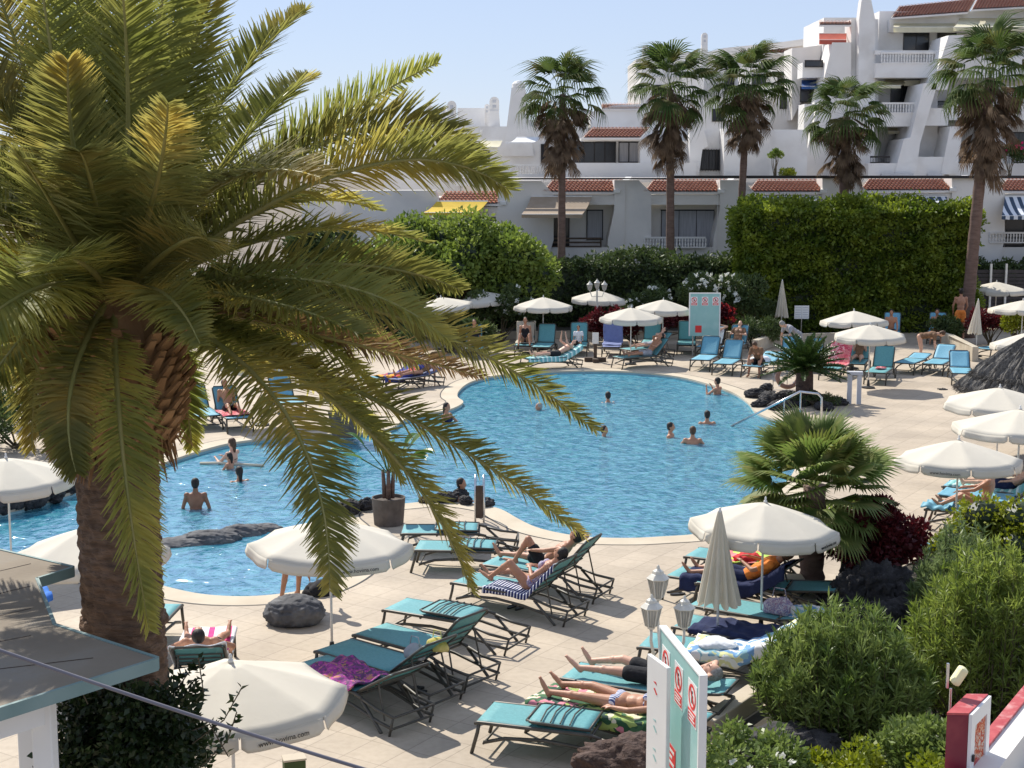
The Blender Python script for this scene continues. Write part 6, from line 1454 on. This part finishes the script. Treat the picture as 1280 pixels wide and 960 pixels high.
# ---------- cabinet and wall at bottom right
A0=B(1211,893,13.0); zt_=A0.z; A1=B(1235,868,13.5); ux=V((A1.x-A0.x,A1.y-A0.y,0)); w=ux.length; ux.normalize(); nb=V((ux.y,-ux.x,0))
dx=V((-1,.05,0)).normalized(); dep=.20
t=thing('hose_cabinet','dark red fire hose cabinet with a white framed glass door at the bottom right','cabinet',V((A0.x,A0.y,0)))
O=V((0,0,0)); 
def q4(z): return [O+V((0,0,z)),ux*w+V((0,0,z)),ux*w+dx*dep+V((0,0,z)),dx*dep+V((0,0,z))]
m=MB(); m.hexa(q4(zt_-.80)+q4(zt_-.012)); m.build('body','cab_red',t,bevel=.008)
m=MB(); e=.012; m.hexa([p+V((0,0,.0)) for p in q4(zt_-.010)]+q4(zt_+.012)); m.build('lid','cab_top',t)
nf=nb if nb.x>0 else -nb
m=MB(); 
def fr(u0,v0,u1,v1,d,th,mb): mb.prism([ux*w*u0+V((0,0,zt_-v0))+nf*d,ux*w*u1+V((0,0,zt_-v0))+nf*d,ux*w*u1+V((0,0,zt_-v1))+nf*d,ux*w*u0+V((0,0,zt_-v1))+nf*d],nf*th)
# visible face is the one toward the camera's right side
fr(0,.0,1,.14,.002,.03,m); fr(0,.62,1,.80,.002,.03,m); fr(0,.14,.2,.62,.002,.03,m); fr(.82,.14,1,.62,.002,.03,m); dr_=m.build('door','sign_white',t)
m=MB(); fr(.2,.14,.82,.62,.004,.012,m); m.build('window','reel',dr_)
m=MB(); fr(.06,.40,.12,.46,.034,.02,m); m.build('handle','sign_black',dr_)
pb=MB(); pb.hexa([p*1.0 for p in q4(0)]+q4(zt_-.803)); pb.build('pedestal','beige_wall',t)
c=B(1196,872,13.35); t=thing('flood_light','small cream flood lamp on a bracket behind the red cabinet','lamp',V((c.x,c.y+.1,0)))
m=MB(); z=B(1196,850,13.4).z; m.tube([(-.03,.0,0),(-.03,0,z-.1)],.012,6); m.box((-.07,-.0,z-.1),(-.05,.03,z+.14)); m.build('bracket','metal',t)
m=MB(); m.box((-.045,-.06,-.09),(.045,.06,.10),Matrix.Translation((.04,0,z+.02))@Matrix.Rotation(.55,4,'Y')); m.build('lamp_head','foam',t,bevel=.03)
a=B(1222,960,13.6); b=B(1282,878,15.2); zc=2.4; a=V((a.x,a.y,0)); b=V((b.x,b.y,0)); d=(b-a).normalized(); a=a-d*1.2; b=b+d*2; s=V((d.y,-d.x,0))
t=thing('parapet_wall','white parapet wall with a red tiled edge rising at the bottom right corner','wall',a)
m=MB(); m.prism([O,b-a,b-a+s*.3,s*.3],(0,0,zc)); m.build('wall','white_wall',t)
m=MB(); m.prism([s*.302,b-a+s*.302,b-a+s*1.6,s*1.6],(0,0,zc-.35)); m.build('ledge','beige_wall',t)
m=MB(); m.prism([V((0,0,zc+.002))-s*.03,b-a+V((0,0,zc+.002))-s*.03,b-a+s*.09+V((0,0,zc+.002)),s*.09+V((0,0,zc+.002))],(0,0,.03)); m.build('coping','cab_top',t)
# ---------- kiosk roof bottom left
ZR=4.2; kp=[(-90,912),(195,823),(66,781),(44,723),(90,709),(0,688),(-90,672)]
P_=[G(x,y,ZR) for x,y in kp]; o0=V((P_[0].x,P_[0].y,0))
t=thing('kiosk','flat grey kiosk roof with a teal edge on white posts at the bottom left','kiosk',o0)
m=MB(); m.prism([p-o0-V((0,0,.06)) for p in P_],(0,0,.06)); m.build('roof','roof_panel',t)
for i in range(0,6):
    a,b=P_[i]-o0,P_[i+1]-o0; d=(b-a).normalized(); s=V((d.y,-d.x,0)); 
    m=MB(); m.prism([a+V((0,0,-.09)),b+V((0,0,-.09)),b+s*.03+V((0,0,-.09)),a+s*.03+V((0,0,-.09))],(0,0,.098)); m.build('fascia','roof_edge',t)
m=MB()
for i in range(7):
    y=705+i*28; a=G(-90,y+30,ZR); b=G(60+i*14 if i>3 else 38,y+(0 if i<3 else 6),ZR)
    if i in(0,1,2,3,4): m.prism([a-o0+V((0,0,.001)),b-o0+V((0,0,.001)),b-o0+V((0,.012,.001)),a-o0+V((0,.007,.001))],(0,0,.003))
m.build('roof_seam','wood_brown',t)
pp=G(52,884,ZR-.14); m=MB(); 
for (x,y) in ((47,873),(20,730),(-60,895)):
    q=G(x,y,ZR-.14)-o0; m2=MB(); m2.box((q.x-.075,q.y-.075+.12,0),(q.x+.075,q.y+.075+.12,ZR-.14)); m2.build('post','sign_white',t,bevel=.01)
a=G(-90,918,ZR-.14)-o0; b=G(60,872,ZR-.14)-o0; d=(b-a).normalized(); s=V((-d.y,d.x,0))
m=MB(); m.prism([a+s*.05+V((0,0,-.22)),b+s*.05+V((0,0,-.22)),b+s*.13+V((0,0,-.22)),a+s*.13+V((0,0,-.22))],(0,0,.20)); m.build('beam','sign_white',t)
# cable
m=MB(); a=B(-80,785,5.2); b=B(620,1010,5.2); m.tube([a.lerp(b,i/16)+V((0,0,-.02*math.sin(PI*i/16))) for i in range(17)],.0075,8); tag(m.build('cable','cable',smooth=True),'thin grey cable crossing the bottom left corner','cable')
# drain line round the pool
n=len(pool); dm=MB(); A=offs(.56,.009); Bo=offs(.59,.009)
for i in range(n):
    j=(i+1)%n; dm.add([A[i],A[j],Bo[j],Bo[i]],[(0,1,2,3)])
tag(dm.build('drain_line','plastic_dark'),kind='structure')
t=thing('planter_box','small dull olive box at the bottom edge beside the nearest parasol pole','box',G(368,972),.3); m=MB(); m.box((-.14,-.1,0),(.14,.1,.26)); m.build('box','leaf_hedge',t,bevel=.012); m=MB(); m.box((-.15,-.11,.263),(.15,.11,.29)); m.build('lid','coping',t,bevel=.005)
# ---------- world, sun, camera
w=bpy.data.worlds.new('World'); S.world=w; w.use_nodes=True; nt=w.node_tree; bg=nt.nodes['Background']
sky=nt.nodes.new('ShaderNodeTexSky'); sky.sky_type='NISHITA'; sky.sun_disc=False
sd=V((-.55,.90,1.06)).normalized(); el=math.asin(sd.z); az=math.atan2(sd.x,sd.y)
sky.sun_elevation=el; sky.sun_rotation=az; sky.air_density=1.0; sky.dust_density=.15; sky.ozone_density=2.5; sky.altitude=50
tn=nt.nodes.new('ShaderNodeMixRGB'); tn.blend_type='MULTIPLY'; tn.inputs[0].default_value=1; tn.inputs[2].default_value=(.97,.97,1.10,1); nt.links.new(sky.outputs[0],tn.inputs[1]); mx=nt.nodes.new('ShaderNodeMixRGB'); mx.inputs[0].default_value=.72; mx.inputs[2].default_value=(3.95,4.6,6.0,1); nt.links.new(tn.outputs[0],mx.inputs[1]); nt.links.new(mx.outputs[0],bg.inputs[0]); bg.inputs[1].default_value=.095
l=bpy.data.lights.new('sun','SUN'); l.energy=4.0; l.angle=R(.53); l.color=(1,.95,.86); lo=bpy.data.objects.new('sun',l); C.objects.link(lo); lo.rotation_euler=sd.to_track_quat('Z','Y').to_euler()
cam=bpy.data.cameras.new('camera'); cam.sensor_width=36; cam.lens=36*FL/1280; cam.clip_end=6000; cam.clip_start=.1
co=bpy.data.objects.new('camera',cam); C.objects.link(co); co.location=(0,0,CH); co.rotation_euler=(PI/2-PT,0,0); S.camera=co
S.view_settings.view_transform='Standard'; S.view_settings.look='None'; S.view_settings.gamma=1; S.view_settings.use_curve_mapping=False; S.view_settings.exposure=.54
S.render.engine='CYCLES'
try:
    S.cycles.max_bounces=6; S.cycles.transparent_max_bounces=8; S.cycles.transmission_bounces=3; S.cycles.diffuse_bounces=3; S.cycles.glossy_bounces=2
except Exception: pass
